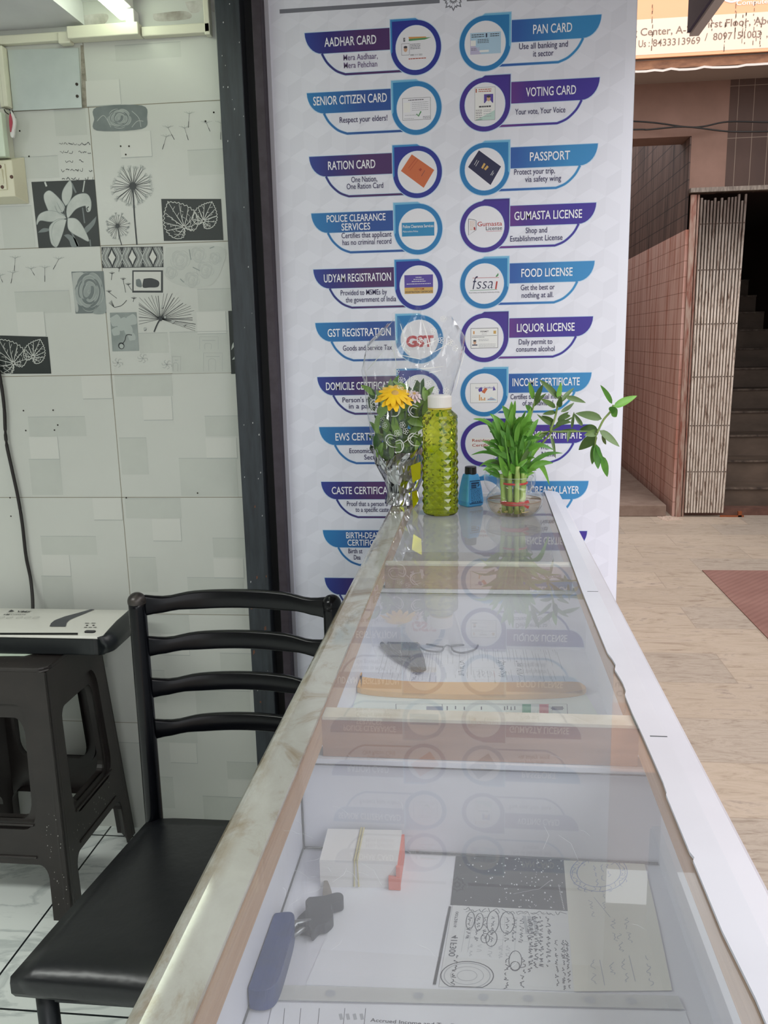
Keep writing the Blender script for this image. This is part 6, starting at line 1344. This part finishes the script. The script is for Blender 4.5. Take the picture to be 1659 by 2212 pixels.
bm = B(); prism(bm, [at_y(x, y, 1.9975) for x, y in ((18, 109), (170, 104), (178, 233), (30, 240))], (0, -.003, 0)); add('plate', bm, M('galvanised_sheet', 'c9d2cf', .3, .35, var='bbc5c2', scale=7), mp_)
bm = B()
for x, y in ((166, 182), (167, 208)):
    q_ = at_y(x, y, 1.9945); lathe(bm, [(.0035, 0), (.003, .002), (0, .0025)], (0, 0, 0), 10); bm.verts.ensure_lookup_table(); bmesh.ops.transform(bm, matrix=Matrix.Translation(q_) @ Matrix.Rotation(PI/2, 4, 'X'), verts=bm.verts[-21:])
add('screw', bm, M('dark_screw', '3f3832', .6, .5), mp_)
# lower switch board
sb = root('switch_board', 'cream switch board with a rocker switch and brown screws below the upper board', 'switch board', (-1.1, 1.98, 1.66))
a = at_y(-70, 350, 1.965); b = at_y(33, 424, 1.965)
bm = B(); o4 = [(a.x-.012, 2.0, a.z+.012), (b.x+.014, 2.0, a.z+.012), (b.x+.014, 2.0, b.z-.012), (a.x-.012, 2.0, b.z-.012)]; i4 = [(a.x, 1.965, a.z), (b.x, 1.965, a.z), (b.x, 1.965, b.z), (a.x, 1.965, b.z)]
V0 = [bm.verts.new((x, 1.9995, z)) for x, y, z in o4]; V1 = [bm.verts.new(v) for v in i4]; bm.faces.new(V1)
for k in range(4): bm.faces.new((V0[k], V0[(k+1) % 4], V1[(k+1) % 4], V1[k]))
bm.faces.new(V0[::-1]); add('back_box', bm, PVC2, sb, bevel=.0015)
bm = B(); a = at_y(-50, 357, 1.965); b = at_y(17, 410, 1.965); box(bm, (a.x, 1.961, b.z), (b.x, 1.966, a.z)); add('switch_plate', bm, PVC2, sb, bevel=.001)
bm = B(); a = at_y(-20, 366, 1.961); b = at_y(9, 397, 1.961); prism(bm, [(a.x, 1.962, a.z), (a.x, 1.954, a.z), (a.x, 1.960, b.z), (a.x, 1.962, b.z)], (b.x-a.x, 0, 0)); add('rocker_switch', bm, PVC2, sb, bevel=.001)
bm = B()
for x, y in ((25, 382), (5, 404), (0, 360)):
    q_ = at_y(x, y, 1.9645 if x > 20 else 1.961); lathe(bm, [(.0042, 0), (.0036, .0018), (0, .002)], (0, 0, 0), 12); bm.verts.ensure_lookup_table(); bmesh.ops.transform(bm, matrix=Matrix.Translation(q_) @ Matrix.Rotation(PI/2, 4, 'X'), verts=bm.verts[-25:])
add('screw', bm, M('brown_screw', '5e443a', .5, .3), sb, 'brown screw head')
ub = root('junction_board', 'pale switch board at the left edge, above the cream switch board', 'switch board', (-1.15, 1.98, 1.78))
bm = B(); a = at_y(-90, 252, 1.975); b = at_y(12, 342, 1.975); box(bm, (a.x, 1.955, b.z), (at_y(8, 300, 1.955).x, 1.975, a.z)); add('cover', bm, M('pale_green_white_plastic', 'cfdcc9', .3), ub, bevel=.002)
bm = B(); a = at_y(-90, 246, 1.999); b = at_y(33, 346, 1.999); box(bm, (a.x, 1.9745, b.z), (b.x, 1.9995, a.z)); add('back_box', bm, M('grey_ivory_plastic', 'c5c6b9', .4), ub, bevel=.002)
rl = root('bell_push', 'small white oval fitting with a red centre hanging from loose wires under the trunking', 'electrical fitting', (-1.09, 1.98, 1.83))
c0 = at_y(25, 272, 1.97); bm = B()
V = [at_y(x, y, 1.966) for x, y in ((22, 238), (27, 245), (32, 256), (33, 266), (31, 280), (29, 296), (24, 296), (22, 288), (24, 270), (24, 250))]; prism(bm, spline(V+[V[0]], 4)[:-1], (0, .006, 0)); add('shell', bm, M('white_fitting_plastic', 'd9d8d6', .35), rl, bevel=.002)
bm = B(); V = [at_y(x, y, 1.963) for x, y in ((21, 245), (24, 252), (26, 264), (24, 278), (22, 285), (20, 270), (19.5, 255))]; prism(bm, spline(V+[V[0]], 4)[:-1], (0, .005, 0)); add('red_button', bm, M('red_plastic', 'a8394c', .35), rl, 'red centre')
for P, col in (([(9, 236), (12, 242), (19, 247)], 'black_cable'), ([(20, 236), (23, 240), (22, 246)], 'black_cable'), ([(26, 238), (31, 250), (34, 255)], 'black_cable')):
    bm = B(); tube(bm, spline([at_y(x, y, 1.975) for x, y in P], 4), .0012, 6); add('wire', bm, MATS[col], rl, smooth=True)
# fluorescent batten under the ceiling
tl = root('tube_light', 'bright white tube light running along the shop ceiling to the tiled wall', 'ceiling light', (-.75, 1.0, 2.03))
x0 = at_z(262, 28, 2.02).x
bm = B(); box(bm, (x0-.016, .55, 2.032), (x0+.022, 1.985, 2.0595)); add('housing', bm, M('white_batten', 'dfe0dc', .4), tl, bevel=.003)
bm = B(); tube(bm, [(x0+.003, .57, 2.018), (x0+.003, 1.965, 2.018)], .013, 14); add('tube', bm, emit('lit_tube', 'f4ffe6', TUBE_POWER), tl, 'glowing white tube', smooth=True)
bm = B(); a = at_y(276, 28, 1.985); b = at_y(297, 57, 1.985); box(bm, (a.x, 1.968, at_y(285, 62, 1.985).z), (b.x, 1.9995, 2.03)); add('end_fitting', bm, M('white_batten', 'dfe0dc', .4), tl, bevel=.003)
